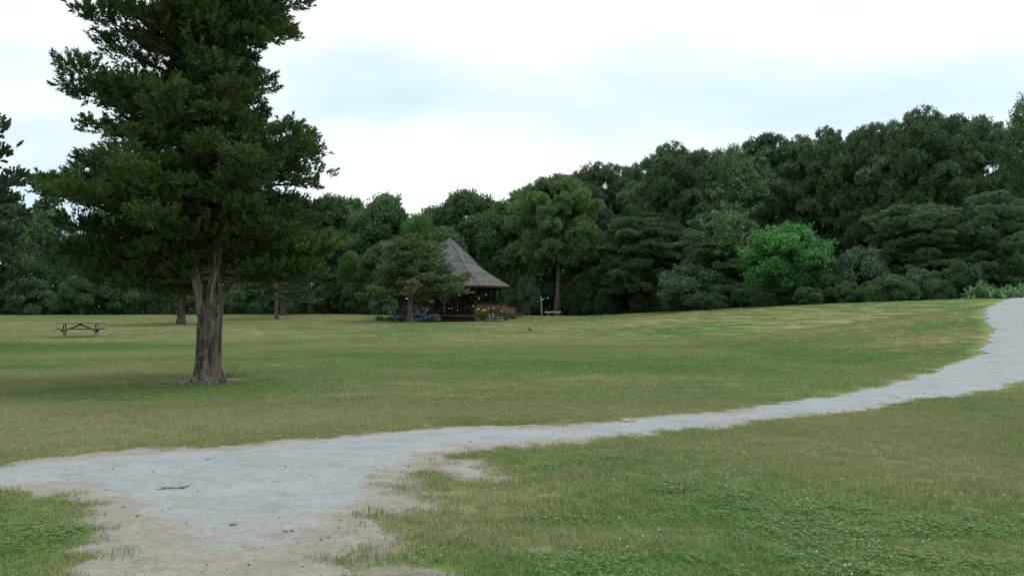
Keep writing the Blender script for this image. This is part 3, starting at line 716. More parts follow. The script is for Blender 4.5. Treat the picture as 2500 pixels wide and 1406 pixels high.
limbs, leaf = cedar_tree(101, 12.6, 2.5, cedar_R, 185, 'cedar', .3, S_CEDAR, spray=(.20, .34), elev=(-3, 26), axis=trunk_axis, sec=.145, step=.16, tufts=2.4, fill=(.10, 1.0), tr_=(.26, .48), shorts=60)
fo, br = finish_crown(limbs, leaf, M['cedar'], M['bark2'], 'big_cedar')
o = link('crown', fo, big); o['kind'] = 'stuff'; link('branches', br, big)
def fluted(ax, zs, rs, seg, flare, seed):
    r = np.random.default_rng(seed); th = np.linspace(0, 2 * PI, seg, endpoint=False); V = []
    ph = r.uniform(0, 6, 8)
    for z, r0 in zip(zs, rs):
        f = np.zeros(seg)
        for k, (m, a) in enumerate([(3, .07), (5, .085), (8, .06), (13, .04), (21, .026)]):
            f += a * np.sin(m * th + ph[k] + .55 * math.sin(z * (.9 + .3 * k) + k) + .35 * z * (1 if k % 2 else -1))
        f = np.where(f < 0, f * 1.5, f * .8)
        fl = flare(z); lob = .5 + .5 * np.sin(5 * th + .7) * .7 + .35 * np.cos(th - 3.75) + .12 * np.cos(th + .55)
        rr = r0 * (1 + f) + fl * np.clip(lob, .05, 2)
        c = ax(z); V.append(np.stack([c[0] + np.cos(th) * rr, c[1] + np.sin(th) * rr, np.full(seg, z) + .0 * th], 1))
    V = np.concatenate(V); n = len(zs); i = np.arange(n - 1)[:, None] * seg; j = np.arange(seg)[None]; k = (j + 1) % seg
    return [(V, np.stack([i + j, i + k, i + seg + k, i + seg + j], -1).reshape(-1, 4))]
zs = np.concatenate([[-.12], np.linspace(0, 3.2, 70), np.linspace(3.4, 12.3, 30)])
rs = np.interp(zs, [-.2, .3, .8, 1.4, 1.75, 2.1, 2.6, 3.2, 6, 9, 12.3], [.275, .255, .24, .235, .215, .145, .12, .11, .10, .07, .012])
tk = link('trunk', mk('big_trunk', fluted(trunk_axis, zs, rs, 96, lambda z: .27 * math.exp(-max(z, 0) / .12) + .06 * math.exp(-max(z, 0) / .35), 4), M['bark'], True), big)
lz = np.linspace(0, 1, 30)
def limb_axis_pts(pts, n=30):
    p = np.array(pts, float); s = np.linspace(0, len(p) - 1, n); return np.stack([pchip(s, np.arange(len(p)), p[:, k]) for k in range(3)], 1)
def knotty(pts, rad, seg, seed):
    r = np.random.default_rng(seed); p = limb_axis_pts(pts); rr = np.interp(np.linspace(0, 1, len(p)), np.linspace(0, 1, len(rad)), rad); res = tube(p, rr, seg, True)
    V = res[0][0].reshape(len(p), seg, 3); th = np.linspace(0, 2 * PI, seg, endpoint=False)
    for i_ in range(len(p)):
        f = 1 + .10 * np.sin(3 * th + i_ * .12 + seed) + .08 * np.sin(7 * th - i_ * .07); V[i_] = p[i_] + (V[i_] - p[i_]) * f[:, None]
    res[0] = (V.reshape(-1, 3), res[0][1]); return res
link('fork_limb', mk('fork_limb', knotty([(-.02, -.20, 1.05), (-.07, -.22, 1.5), (-.15, -.17, 1.95), (-.26, -.10, 2.3), (-.36, .0, 2.6), (-.62, .1, 3.1)], [.06, .10, .105, .095, .08, .05], 24, 2), M['bark'], True), tk)
link('fork_limb', mk('fork_limb', knotty([(.10, -.22, 1.5), (.15, -.24, 1.85), (.20, -.17, 2.3), (.26, -.10, 2.8), (.3, 0, 3.3)], [.04, .07, .065, .06, .05], 18, 5), M['bark'], True), tk)
for (p, rd) in [([(-.34, -.1, 2.32), (-.42, -.16, 2.38), (-.50, -.2, 2.50)], [.03, .025, .012]), ([(.26, -.12, 1.98), (.29, -.2, 2.1), (.30, -.22, 2.2)], [.04, .035, .02]), ([(.25, -.1, 2.2), (.5, -.15, 2.22), (.85, -.1, 2.20)], [.028, .02, .01]),
                ([(-.06, -.28, .55), (-.07, -.34, .62), (-.03, -.36, .66)], [.04, .045, .03]), ([(.24, -.15, 1.55), (.28, -.2, 1.62), (.29, -.22, 1.7)], [.04, .035, .02])]:
    link('broken_stub', mk('broken_stub', knotty(p, rd, 10, 3), M['bark'], True), tk)
st = ground_at(562, 921)
s_ = thing('tree_stump', 'small dark sawn stump on the grass just right of the big cedar', 'stump', (st[0], st[1], st[2]))
link('stump_wood', mk('stump', lathe([(.085, -.03), (.075, .05), (.066, .10), (.05, .112), (.001, .106)], 14), M['bark'], True), s_)
rt = ground_at(420, 938)
tag(link('surface_root', mk('surface_root', knotty([(.16, .05, -.02), (.02, .0, .012), (-.14, -.03, .016), (-.38, .02, -.015)], [.028, .024, .018, .01], 8, 4), M['bark3'], True), None, tuple(rt)), 'thin bare root surfacing on brown soil left of the big cedar', 'root')

# ------------------------------------------------------------------ the smaller evergreens on the lawn
JD = 64.0; jb = at(1002, 757, JD); jz = T(jb[0], JD)
jl = prof([(1.5, 2.6), (2.1, 3.6), (3.0, 3.6), (4.2, 2.8), (5.4, 1.9), (6.3, .7), (6.9, .1)]); jr = prof([(1.5, 3.6), (2.2, 4.7), (3.4, 4.7), (4.2, 4.0), (5.0, 2.7), (5.7, 1.5), (6.3, .6), (6.9, .1)])
jun = thing('juniper_tree', 'low spreading olive juniper with pale trunk in front of the gazebo', 'tree', (jb[0], JD, jz - .03))
limbs, leaf = cedar_tree(55, 6.1, 2.85, lambda z, a: (jl(z) + jr(z)) / 2 + (jr(z) - jl(z)) / 2 * math.cos(a), 120, 'j', .2, S_CEDARF, spray=(.24, .40), elev=(-5, 22), tip=.30, tufts=.45, tr_=(.3, .55), sec=.14, step=.16, fill=(.25, 1.0), wind=(.40, 0, 0))
fo, br = finish_crown(limbs, leaf, M['juniper'], M['bark2'], 'juniper'); o = link('crown', fo, jun); o['kind'] = 'stuff'; link('branches', br, jun)
link('trunk', mk('juniper_trunk', fluted(lambda z: np.array([-.03 * z + .02 * z * math.sin(z), 0, z]), np.linspace(-.1, 5.6, 40), np.interp(np.linspace(-.1, 5.6, 40), [0, .3, 1.8, 3, 5.6], [.24, .20, .17, .12, .03]), 28, lambda z: .06 * math.exp(-max(z, 0) / .2), 6), M['bark3'], True), jun)

fcR = lambda z, a: np.interp(z, [1.5, 2.5, 4, 6, 8, 10], [1.9, 3.0, 3.0, 2.3, 1.3, .1]) * (1 + .12 * math.cos(a * 2 + 1))
limbs, leaf = cedar_tree(71, 9.6, 2.3, fcR, 110, 'f', .2, S_CEDARF, spray=(.32, .52), elev=(-6, 26), sec=.15, step=.19)
trk = fluted(lambda z: np.array([0, 0, z]), np.linspace(-.1, 9, 40), np.interp(np.linspace(-.1, 9, 40), [0, .4, 2, 5, 9], [.30, .25, .22, .14, .02]), 28, lambda z: .1 * math.exp(-max(z, 0) / .2), 9)
K_FC = Kind('field_cedar', 10., 3.1, trk, limbs, leaf, 'fieldcedar', 'bark2')
limbs, leaf = cedar_tree(72, 9.6, 2.15, lambda z, a: fcR(z, a) * 1.0, 90, 'f', .2, S_CEDARF, spray=(.32, .52), elev=(0, 32), sec=.17, step=.21, fill=(.3, 1))
trk2 = fluted(lambda z: np.array([0, 0, z]), np.linspace(-.1, 9, 40), np.interp(np.linspace(-.1, 9, 40), [0, .4, 2, 5, 9], [.19, .155, .14, .09, .02]), 24, lambda z: .07 * math.exp(-max(z, 0) / .2), 9)
K_FC2 = Kind('thin_cedar', 10., 3.1, trk2, limbs, leaf, 'fieldcedar', 'bark3')
plant(K_FC, 'cedar_tree', 443, 60, 470, 118, 'grey-green cedar with stout dark trunk seen behind the big cedar, left of its trunk', group='cedars dotted over the lawn')
plant(K_FC2, 'cedar_tree', 675, 68, 500, 92, 'slender cedar with thin pale trunk on the lawn right of the big cedar', group='cedars dotted over the lawn', rz=1.2)
plant(K_FC, 'cedar_tree', 692, 79, 520, 80, 'farther cedar with plain dark trunk just behind the slender pale one', group='cedars dotted over the lawn', rz=2.4)
limbs, leaf = cedar_tree(73, 9.6, 2.4, lambda z, a: np.interp(z, [1.5, 3, 5, 7, 8.6, 10], [2.2, 3.2, 3.5, 2.9, 1.9, .8]) * (1 + .15 * math.cos(a * 3)), 70, 'f', .2, S_CEDARF, spray=(.30, .46), elev=(-2, 20), sec=.24, step=.26, fill=(.4, 1), tufts=.9, tr_=(.3, .55))
K_FC3 = Kind('loose_cedar', 10., 3.6, trk, limbs, leaf, 'fieldcedar', 'bark2')
plant(K_FC3, 'cedar_tree', -105, 36, 215, 185, 'loose open cedar cut off by the left edge of the photo', group='cedars dotted over the lawn', rz=.4)

# ------------------------------------------------------------------ wood behind the lawn
KP = [P_('pitch_pine', 201), P_('pitch_pine', 202, nl=62), P_('pitch_pine', 203, W=4.6, top=.45), P_('pitch_pine', 204, zb=2.4, top=.6), P_('pitch_pine', 205, W=5.4, nl=76)]
KB = [B_('broad_tree', 301), B_('broad_tree', 302, lobes=19), B_('broad_tree', 303, lobes=14, lob=(1.5, 2.5)), B_('broad_tree', 304, lobes=20, shapes=S_FINE, leaf=(.5, .75), per=220)]
KS = [B_('shrub', 401, H=5., W=3., zb=.2, lobes=11, lob=(1.3, 2.1), per=560, leaf=(.45, .70), stems=3), B_('shrub', 402, H=5., W=3., zb=.2, lobes=13, lob=(1.1, 1.9), per=560, leaf=(.42, .66), shapes=S_NARROW, stems=3),
      B_('shrub', 403, H=5., W=3., zb=.1, lobes=9, lob=(1.4, 2.3), per=600, leaf=(.42, .62), shapes=S_FINE, stems=4)]
KW = P_('bench_pine', 260, mleaf='palepine', H=12., W=5., zb=5.0, nl=60, top=.52, cl=(.6, 1.0), flat=.6)
pines = 'dark pitch pines of the wood on the right'; mids = 'round-headed broadleaf trees behind the gazebo'; leftg = 'trees of the wood on the left'; shr = 'shrubs along the edge of the wood'
KW.tr = mk('bench_pine_trunk', knotty([(-.25, 0, -.4), (-.12, 0, 1.2), (.10, 0, 3.0), (.26, 0, 4.6), (.3, 0, 6.5), (.2, 0, 10.5)], [.46, .33, .27, .25, .18, .05], 20, 3) + knotty([(.15, -.1, 4.0), (-.15, -.2, 4.9), (-.5, -.3, 6.2), (-1.2, -.3, 8.)], [.16, .17, .13, .06], 12, 4) + knotty([(.22, .05, 4.2), (.6, .1, 5.4), (1.0, .2, 7.2)], [.16, .16, .07], 12, 5), M['bark2'], True)
plant(KW, 'pine_tree', 1362, 84, 432, 124, 'olive-green pine with bare grey trunk standing right behind the stone bench', rz=.8)
WOOD = [
 (KP[3], 'pine_tree', 1405, 112, 425, 70, 'dark pine shoulder between bench pine top and the leftmost tall pine', pines, .2, None),
 (KP[2], 'pine_tree', 1590, 104, 392, 66, 'dark pine filling the slope left of the broad flat-crowned pine', pines, 3.2, None),
 (KP[1], 'pine_tree', 1735, 100, 366, 66, 'dark pine filling the gap left of the slim pale tree', pines, 4.1, None),
 (KP[0], 'pine_tree', 1945, 92, 334, 66, 'dark pine behind, between the two pines above the bright tree', pines, 5.7, None),
 (KP[4], 'pine_tree', 2070, 90, 322, 66, 'dark pine behind, left of the bushy dome-topped pine', pines, .8, None),
 (KP[2], 'pine_tree', 2195, 86, 300, 66, 'dark pine behind, between domed pine and the tallest pine', pines, 2.9, None),
 (KP[3], 'pine_tree', 2345, 84, 292, 60, 'dark pine behind, right of the tallest pine', pines, 1.3, None),
 (KB[1], 'broadleaf_tree', 865, 108, 486, 70, 'dark crown filling between the two rounded trees left of the sky notch', mids, 5.3, None),
 (KB[0], 'broadleaf_tree', 1060, 108, 505, 60, 'dark crown at the foot of the sky notch left of the gazebo tip', mids, 3.5, None),
 # kind, name, u, D, vtop, half px, label, group, rz, material
 (KP[2], 'pine_tree', 1285, 112, 452, 55, 'small dark pine top just left of the pale rounded crown above the bench', pines, 0, None),
 (KB[0], 'broadleaf_tree', 1365, 104, 436, 70, 'yellowish-green rounded crown rising behind the olive bench pine', mids, .6, 'broadpale'),
 (KP[0], 'pine_tree', 1455, 94, 398, 84, 'leftmost of the tall dark pines, behind right shoulder of the bench pine', pines, .3, None),
 (KP[1], 'pine_tree', 1543, 98, 402, 45, 'narrow spire-topped pine in the dip between two broad dark pines', pines, 1.1, None),
 (KP[4], 'pine_tree', 1652, 84, 360, 100, 'broad dark pine with flat crown, second big one right of the bench', pines, 2.0, None),
 (KB[3], 'broadleaf_tree', 1792, 92, 352, 50, 'slim pale broadleaf tree poking up between two dark pines', None, .2, 'broadpale'),
 (KP[3], 'pine_tree', 1872, 80, 332, 84, 'dark pine above the bright green tree, beside the slim pale one', pines, 3.1, None),
 (KP[2], 'pine_tree', 2010, 78, 318, 78, 'ragged-topped dark pine above the right side of the bright green tree', pines, 4.0, None),
 (KP[0], 'pine_tree', 2130, 75, 306, 80, 'dark pine with bushy domed top left of the tallest pine', pines, 5.0, None),
 (KP[4], 'pine_tree', 2272, 70, 276, 112, 'tallest and widest dark pine on the right side of the wood', pines, 1.7, None),
 (KP[1], 'pine_tree', 2400, 72, 288, 80, 'dark pine at the right end of the row, beside the gap of sky', pines, 2.6, None),
 (KP[3], 'pine_tree', 1760, 72, 520, 95, 'lower dark pine between silvery shrub and bright green tree', pines, .9, None),
 (KP[1], 'pine_tree', 2230, 62, 500, 110, 'low-branched dark pine in front, above the silvery shrubs', pines, 4.4, None),
 (KP[2], 'pine_tree', 1560, 80, 520, 90, 'lower dark pine right of the bench pine, above green shrubs', pines, 5.5, None),
 (KP[0], 'pine_tree', 2440, 60, 470, 85, 'shaded low pine near the right edge above the path', pines, 3.7, None),
 (KB[3], 'broadleaf_tree', 2535, 66, 225, 92, 'light airy broadleaf tree cut off by the right edge of the photo', None, 1.0, 'broad'),
 (KB[0], 'broadleaf_tree', 805, 98, 476, 75, 'rounded dark broadleaf tree just right of the big cedar crown', mids, 0, None),
 (KB[1], 'broadleaf_tree', 930, 96, 474, 88, 'rounded broadleaf tree left of the notch of sky', mids, 1.0, None),
 (KB[2], 'broadleaf_tree', 1145, 98, 463, 105, 'big domed broadleaf tree rising right above the gazebo roof', mids, 2.0, 'broadpale'),
 (KB[1], 'broadleaf_tree', 1235, 92, 492, 78, 'broadleaf tree between gazebo roof and the olive bench pine', mids, 3.0, 'broadpale'),
 (KB[3], 'broadleaf_tree', 1020, 90, 520, 55, 'small vivid green broadleaf tree left above the gazebo tip', mids, .5, 'fresh'),
 (KB[0], 'broadleaf_tree', 1085, 86, 555, 62, 'low pale broadleaf tree touching the tip of the gazebo roof', mids, 4.2, 'broadpale'),
 (KB[2], 'broadleaf_tree', 935, 84, 592, 62, 'low rounded tree peeping over the left side of the juniper', mids, 5.1, None),
 (KB[3], 'broadleaf_tree', 858, 86, 612, 40, 'small tree with vivid yellow-green sprays left of the juniper', mids, 2.2, 'fresh'),
 (KB[2], 'broadleaf_tree', 700, 100, 470, 100, 'dark broadleaf tree behind the right side of the big cedar', leftg, .9, None),
 (KB[1], 'broadleaf_tree', 560, 102, 480, 95, 'dark broadleaf tree behind the trunk of the big cedar', leftg, 3.9, None),
 (KP[0], 'pine_tree', 420, 104, 470, 95, 'dark pine behind the left side of the big cedar', leftg, 1.5, None),
 (KB[0], 'broadleaf_tree', 270, 98, 500, 95, 'dark broadleaf tree above the rounded left shrubs', leftg, 4.7, None),
 (KB[3], 'broadleaf_tree', 120, 96, 505, 90, 'broadleaf tree seen below the left tips of the big cedar', leftg, 2.7, None),
 (KB[2], 'broadleaf_tree', -10, 90, 470, 90, 'broadleaf tree at the far left edge behind the open cedar', leftg, 5.8, None),
]
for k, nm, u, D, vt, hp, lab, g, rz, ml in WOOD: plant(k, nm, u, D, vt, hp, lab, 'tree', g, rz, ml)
bt = plant(B_('bright_tree', 451, mleaf='bright', H=7., W=4., zb=.8, lobes=20, lob=(.8, 2.0), per=420, leaf=(.45, .70)), 'broadleaf_tree', 1922, 63, 545, 122, 'vivid light green rounded tree in front of the dark pines', 'tree')
SHRUBS = [
 (KS[2], 1745, 66, 715, 40, 'low leafy shrub at the right end of the wide silvery one', 2.0, None),
 (KS[0], 1975, 58, 700, 42, 'low shrub in front of the bright green tree trunk', 3.1, None),
 (KS[1], 2075, 57, 690, 40, 'small leafy shrub left of the low light green one', 1.1, None),
 (KS[0], 2215, 54, 690, 34, 'small dark shrub right of the low light green one', 4.6, None),
 (KS[2], 2300, 54, 684, 36, 'low tangled shrub between grey-green shrub and dark green one', 5.6, None),
 (KS[1], 1480, 82, 705, 36, 'low tangled shrub in front, right of the stone bench', .6, None),
 (KS[0], 1400, 86, 690, 34, 'dark shrub close behind the bench pine trunk on its right', 2.7, None),
 (KS[2], 1565, 79, 715, 32, 'low weedy shrub left of the wide silvery one', 3.8, None),
 (KS[1], 1690, 70, 643, 98, 'wide silvery-green shrub leaning left at the foot of the pines', 0, 'silver'),
 (KS[0], 1800, 68, 690, 60, 'dark green shrub between silvery shrub and bright green tree', 1, None),
 (KS[1], 2105, 60, 602, 66, 'tall blue-green shrub just right of the bright green tree', 2, 'silver'),
 (KS[2], 2172, 55, 668, 62, 'low light green shrub in front of the tall blue-green one', .4, 'broadpale'),
 (KS[0], 2255, 57, 655, 58, 'grey-green shrub under the low-branched pine', 3, 'silver'),
 (KS[1], 2345, 56, 640, 62, 'dark green shrub left of the grassy weeds by the path', 4, None),
 (KS[0], 2030, 60, 672, 60, 'shaded shrub under the right side of the bright green tree', 5, None),
 (KS[2], 1880, 62, 690, 66, 'shaded low shrub under the left side of the bright green tree', 1.4, None),
 (KS[0], 1450, 86, 655, 62, 'green shrub right of the pine trunk behind the bench', 2.2, None),
 (KS[2], 1530, 84, 668, 60, 'dull green shrub midway between bench and wide silvery shrub', 3.3, None),
 (KS[1], 1600, 80, 700, 45, 'small dark shrub at the left end of the wide silvery one', .2, None),
 (KS[1], 1290, 84, 672, 32, 'pale silvery shrub left of the pine trunk behind the wooden post', 1.9, 'silver'),
 (KS[0], 1245, 86, 700, 40, 'dark shrub behind the right-hand steps of the gazebo', 2.9, None),
 (KS[2], 935, 79, 716, 38, 'silvery feathery shrub at the left side of the gazebo', .7, 'silver'),
 (KS[0], 870, 84, 690, 45, 'green shrub left of the silvery feathery one by the gazebo', 3.6, None),
 (KS[1], 800, 86, 690, 48, 'dark shrub right of the slender pale-trunked cedar', 4.9, None),
 (KS[2], 730, 90, 700, 52, 'low dark shrub behind the slender pale-trunked cedar', 5.9, None),
 (KS[0], 600, 90, 690, 55, 'dark shrub seen just right of the big cedar trunk', .9, None),
 (KS[1], 505, 91, 695, 55, 'dark shrub directly behind the big cedar trunk', 1.6, None),
 (KS[2], 390, 91, 690, 55, 'dark shrub left of the stout trunk behind the big cedar', 2.5, None),
 (KS[0], 290, 90, 688, 58, 'green shrub right of the round shrub above the picnic table', 4.1, None),
 (KS[2], 190, 88, 672, 60, 'round green shrub standing above the picnic table', 5.2, 'shrub'),
 (KS[1], 70, 90, 680, 62, 'grey-green shrub left of the round one above the picnic table', 3.0, 'silver'),
 (KS[0], -40, 90, 675, 60, 'dark shrub at the left edge of the photo', .1, None),
]
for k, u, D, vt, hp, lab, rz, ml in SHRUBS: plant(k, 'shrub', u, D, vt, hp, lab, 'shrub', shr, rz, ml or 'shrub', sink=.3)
# climbing vine patches on the pines
def vine(u, v, D, rpx, label):
    r = np.random.default_rng(u); c = at(u, v, D); n = 130; p = r.normal(size=(n, 3)) * np.array([.5, .35, .75]) * rpx * D / F
    P, vv = bake(S_LEAF, c + p, p + np.array([0, -.6, .4]) + r.normal(0, .3, (n, 3)), r.uniform(.45, .7, n), np.clip(r.normal(.6, .2, n), 0, 1), r)
    tag(link('climbing_vine', mk('vine', P, M['broadpale'], False, {'v': vv})), label, 'vine', 'vines climbing in the pines')
vine(1842, 425, 74.5, 55, 'light green vine high up in the dark pine above the bright tree')
vine(1775, 555, 67.5, 52, 'light green vine hanging left of the bright green tree')

# mass of undergrowth deep in the wood
r = np.random.default_rng(77); pos = []
uu = r.uniform(-500, 3000, 15000); dc = pchip((uu - 1250) / F, TS, DC)
D_ = dc + 13 + r.uniform(0, 22, len(uu)); D_ = np.where(uu < 1500, np.maximum(D_, 99), np.maximum(D_, 88 + 10 * r.random(len(uu))))
lowm = np.arange(len(uu)) % 4 == 0; D_ = np.where(lowm, np.maximum(D_, 97) , D_)
xx = (uu - 1250) / F * D_; zz = terrain(xx, D_) + 10.0 * r.random(len(uu)) ** np.where(lowm, 4.0, 1.6) - .2
S_UND = [shape_leaves(np.random.default_rng(40 + k), 10, .48) for k in range(6)]
u2 = r.uniform(-400, 2900, 6000); d2 = np.maximum(pchip((u2 - 1250) / F, TS, DC) + 12, 95) + r.uniform(0, 4, 6000); x2 = (u2 - 1250) / F * d2; z2 = terrain(x2, d2) + r.uniform(-.2, 4.2, 6000)
uu = np.concatenate([uu, u2]); xx = np.concatenate([xx, x2]); D_ = np.concatenate([D_, d2]); zz = np.concatenate([zz, z2])
P, vv = bake(S_UND, np.stack([xx, D_, zz], 1), r.normal(size=(len(uu), 3)), r.uniform(.85, 1.45, len(uu)), np.clip(r.normal(.35, .2, len(uu)), 0, 1), r)
tag(link('woodland_undergrowth', mk('undergrowth', P, M['shrub'], False, {'v': vv})), 'dense dark undergrowth filling the wood behind the lawn', 'undergrowth', kind='stuff')
# rough grass strip by the path at the right edge
r = np.random.default_rng(78); n = 1500; u = r.uniform(2370, 2640, n); D_ = r.uniform(51, 58, n); x = (u - 1250) / F * D_; z = terrain(x, D_)
P, vv = bake([shape_leaves(np.random.default_rng(k), 9, .5, 1.8) for k in range(4)], np.stack([x, D_, z + .1 + .35 * r.random(n) + .45 * vnoise(x, D_, .6, 2)], 1), r.normal(0, .4, (n, 3)) + [0, 0, 1], r.uniform(.5, .9, n), np.clip(r.normal(.6, .2, n), 0, 1), r)
tag(link('rough_weeds', mk('rough_weeds', P, M['broad'], False, {'v': vv})), 'yellow-green weeds growing above the path at the right edge', 'weeds', kind='stuff')
#PART3

# ------------------------------------------------------------------ gazebo
M['rail'] = wood_mat('stained_wood', (0.105, 0.064, 0.048), (0.195, 0.125, 0.095), 7, 0.65, (1, 1, .4))
M['raildark'] = wood_mat('dark_stained_wood', (0.040, 0.026, 0.020), (0.078, 0.050, 0.038), 7, 0.7)
M['caprail'] = wood_mat('weathered_cap', (0.16, 0.115, 0.085), (0.27, 0.21, 0.165), 8, 0.7)
def shingle_mat():
    m, nt, N, L, o = mat('weathered_shingles'); g = N.new('ShaderNodeNewGeometry'); P = g.outputs['Position']
    sp = N.new('ShaderNodeSeparateXYZ'); L(P, sp.inputs[0])
    n1 = noise(N, L, 5, 4, .6, P, (1, 1, 3.5)); n2 = noise(N, L, .55, 3, .5, P); at_ = attr(N, 'v')
    c = mixc(N, L, at_, (0.085, 0.087, 0.090), (0.185, 0.185, 0.185))
    c = mixc(N, L, ramp(N, L, n1, .35, .7, 0, .5), c, (0.07, 0.07, 0.072))
    brown_ = math_(N, L, 'ADD', ramp(N, L, sp.outputs[2], 3.6, 5.4, .30, 0), math_(N, L, 'MULTIPLY', math_(N, L, 'SUBTRACT', n2, .5), 1.2))
    br_ = N.new('ShaderNodeClamp'); L(brown_, br_.inputs[0])
    c = mixc(N, L, br_.outputs[0], c, mixc(N, L, at_, (0.105, 0.090, 0.080), (0.165, 0.142, 0.128)))
    p = bsdf(N, L, c, .85, .15, n1, .01, .5); L(p.outputs[0], o.inputs[0]); return m
M['shingle'] = shingle_mat()
M['drip'] = wood_mat('pale_trim', (0.22, 0.20, 0.18), (0.36, 0.33, 0.30), 6, .6)
GX = at(1097, 700, 72.)[0]; GY = 72.; GZ = T(GX, 67.5)
gz = thing('gazebo', 'octagonal wooden gazebo with tall flared shingle roof and red-brown railings', 'gazebo', (GX, GY, GZ))
A = [math.radians(-12.6 + 45 * k) for k in range(8)]
def oc(a, r_, z): return np.array([r_ * math.sin(a), -r_ * math.cos(a), z])
DK, RP, RE = 1.24 - GZ, 4.6, 5.4; EZ, AZ = 3.66 - GZ, 7.86 - GZ
# deck
def prism(a0, r_, z0, z1):
    V = np.array([oc(a, r_, z0) for a in A] + [oc(a, r_, z1) for a in A]); k = np.arange(8)
    return [(V, np.stack([k, (k + 1) % 8, 8 + (k + 1) % 8, 8 + k], 1)), (V, np.array([[8, 9, 10, 11, 12, 13, 14, 15], [7, 6, 5, 4, 3, 2, 1, 0]]))]
link('deck', mk('deck', prism(A, RP + .18, DK - .14, DK), M['raildark']), gz)
for k in range(8):
    a0, a1 = A[k], A[(k + 1) % 8]; p0, p1 = oc(a0, RP + .12, 0), oc(a1, RP + .12, 0); zl = -1.0
    link('skirt_board', mk('skirt', beam((p0 + p1) / 2 * 1 + (p0 - p1) / 2 + [0, 0, (DK - .15 + zl) / 2], (p0 + p1) / 2 - (p0 - p1) / 2 + [0, 0, (DK - .15 + zl) / 2], .04, DK - .15 - zl), M['raildark']), gz)
post_me = mk('post', box(.19, .19, EZ - DK - .05, (0, 0, (EZ - DK - .05) / 2), bev=.015) + box(.25, .25, .14, (0, 0, .07), bev=.01) + box(.25, .25, .10, (0, 0, EZ - DK - .15), bev=.01), M['rail'])
for a in A: link('post', post_me, gz, tuple(oc(a, RP, DK)), (0, 0, a))
for k in range(8):
    p0, p1 = oc(A[k], RP, EZ - .16), oc(A[(k + 1) % 8], RP, EZ - .16); d = (p1 - p0) / np.linalg.norm(p1 - p0)
    link('lintel', mk('lintel', beam(p0 + d * .13, p1 - d * .13, .10, .24, .01), M['raildark']), gz)
# roof
PR = [(1.0, 0.), (.81, .147), (.64, .283), (.50, .42), (.33, .65), (.20, .80), (.09, .925), (0.0, 1.0)]
pr_r = np.array([p[0] for p in PR])[::-1]; pr_h = np.array([p[1] for p in PR])[::-1]
def roof_h(f): return EZ + (AZ - EZ) * float(pchip(np.array([f]), pr_r, pr_h)[0])
NC = 34; fs = 1 - (np.arange(NC + 1) / NC) ** 1.0 * .985
rr_ = np.random.default_rng(9)
for k in range(8):
    a0, a1 = A[k], A[(k + 1) % 8]; parts, vals = [], []
    for i_ in range(NC):
        cvr = rr_.uniform(-.22, .22); f0, f1 = fs[i_], fs[i_ + 1]; z0, z1 = roof_h(f0), roof_h(f1); lift = .06
        l0, l1 = oc(a0, RE * f0, z0), oc(a1, RE * f0, z0); u0, u1 = oc(a0, RE * f1, z1), oc(a1, RE * f1, z1)
        nsh = max(1, int(np.linalg.norm(l1 - l0) / .42))
        for s in range(nsh):
            t0, t1 = s / nsh, (s + 1) / nsh; up = np.array([0, 0, lift * rr_.uniform(.7, 1.3)]); dj = (l0 - u0) * rr_.uniform(-.05, .12)
            a_, b_ = l0 + (l1 - l0) * t0, l0 + (l1 - l0) * t1; c_, d_ = u0 + (u1 - u0) * t1, u0 + (u1 - u0) * t0
            parts.append((np.array([a_ + up + dj, b_ + up + dj, c_ + [0, 0, .004], d_ + [0, 0, .004], a_ + dj, b_ + dj]), np.array([[0, 1, 2, 3], [4, 5, 1, 0]])))
            vals += [np.clip(rr_.normal(.5, .2) + cvr, 0, 1)] * 6
    rf = link('roof_panel', mk('roof_panel', parts, M['shingle'], False, {'v': vals}), gz)
    caps, vals = [], []
    for i_ in range(NC):
        p, q = oc(a0, RE * fs[i_] + .01, roof_h(fs[i_]) + .045), oc(a0, RE * fs[i_ + 1], roof_h(fs[i_ + 1]) + .03); b_ = beam(p, q, .20, .03); caps += b_; vals += [rr_.uniform(.3, .8)] * 8
    link('ridge_cap', mk('ridge_cap', caps, M['shingle'], False, {'v': vals}), rf)
    p0, p1 = oc(a0, RE - .03, EZ - .10), oc(a1, RE - .03, EZ - .10)
    link('fascia', mk('fascia', beam(p0, p1, .04, .20), M['raildark']), gz)
    p0, p1 = oc(a0, RE + .02, EZ + .012), oc(a1, RE + .02, EZ + .012)
    link('drip_edge', mk('drip_edge', beam(p0, p1, .05, .035), M['drip']), gz)
V = [oc(a, RE * f, roof_h(f) - .12) for f in (.985, .81, .64, .5, .33, .2, .05) for a in A]; ii = np.arange(6)[:, None] * 8; jj = np.arange(8)[None]; kk = (jj + 1) % 8
link('ceiling', mk('ceiling', [(np.array(V), np.stack([ii + jj, ii + kk, ii + 8 + kk, ii + 8 + jj], -1).reshape(-1, 4))], M['raildark']), gz)
link('apex_cap', mk('apex_cap', lathe([(.22, AZ - .16), (.13, AZ - .03), (.02, AZ + .07), (.001, AZ + .08)], 8), M['shingle'], False, {'v': np.full(32, .8)}), gz)
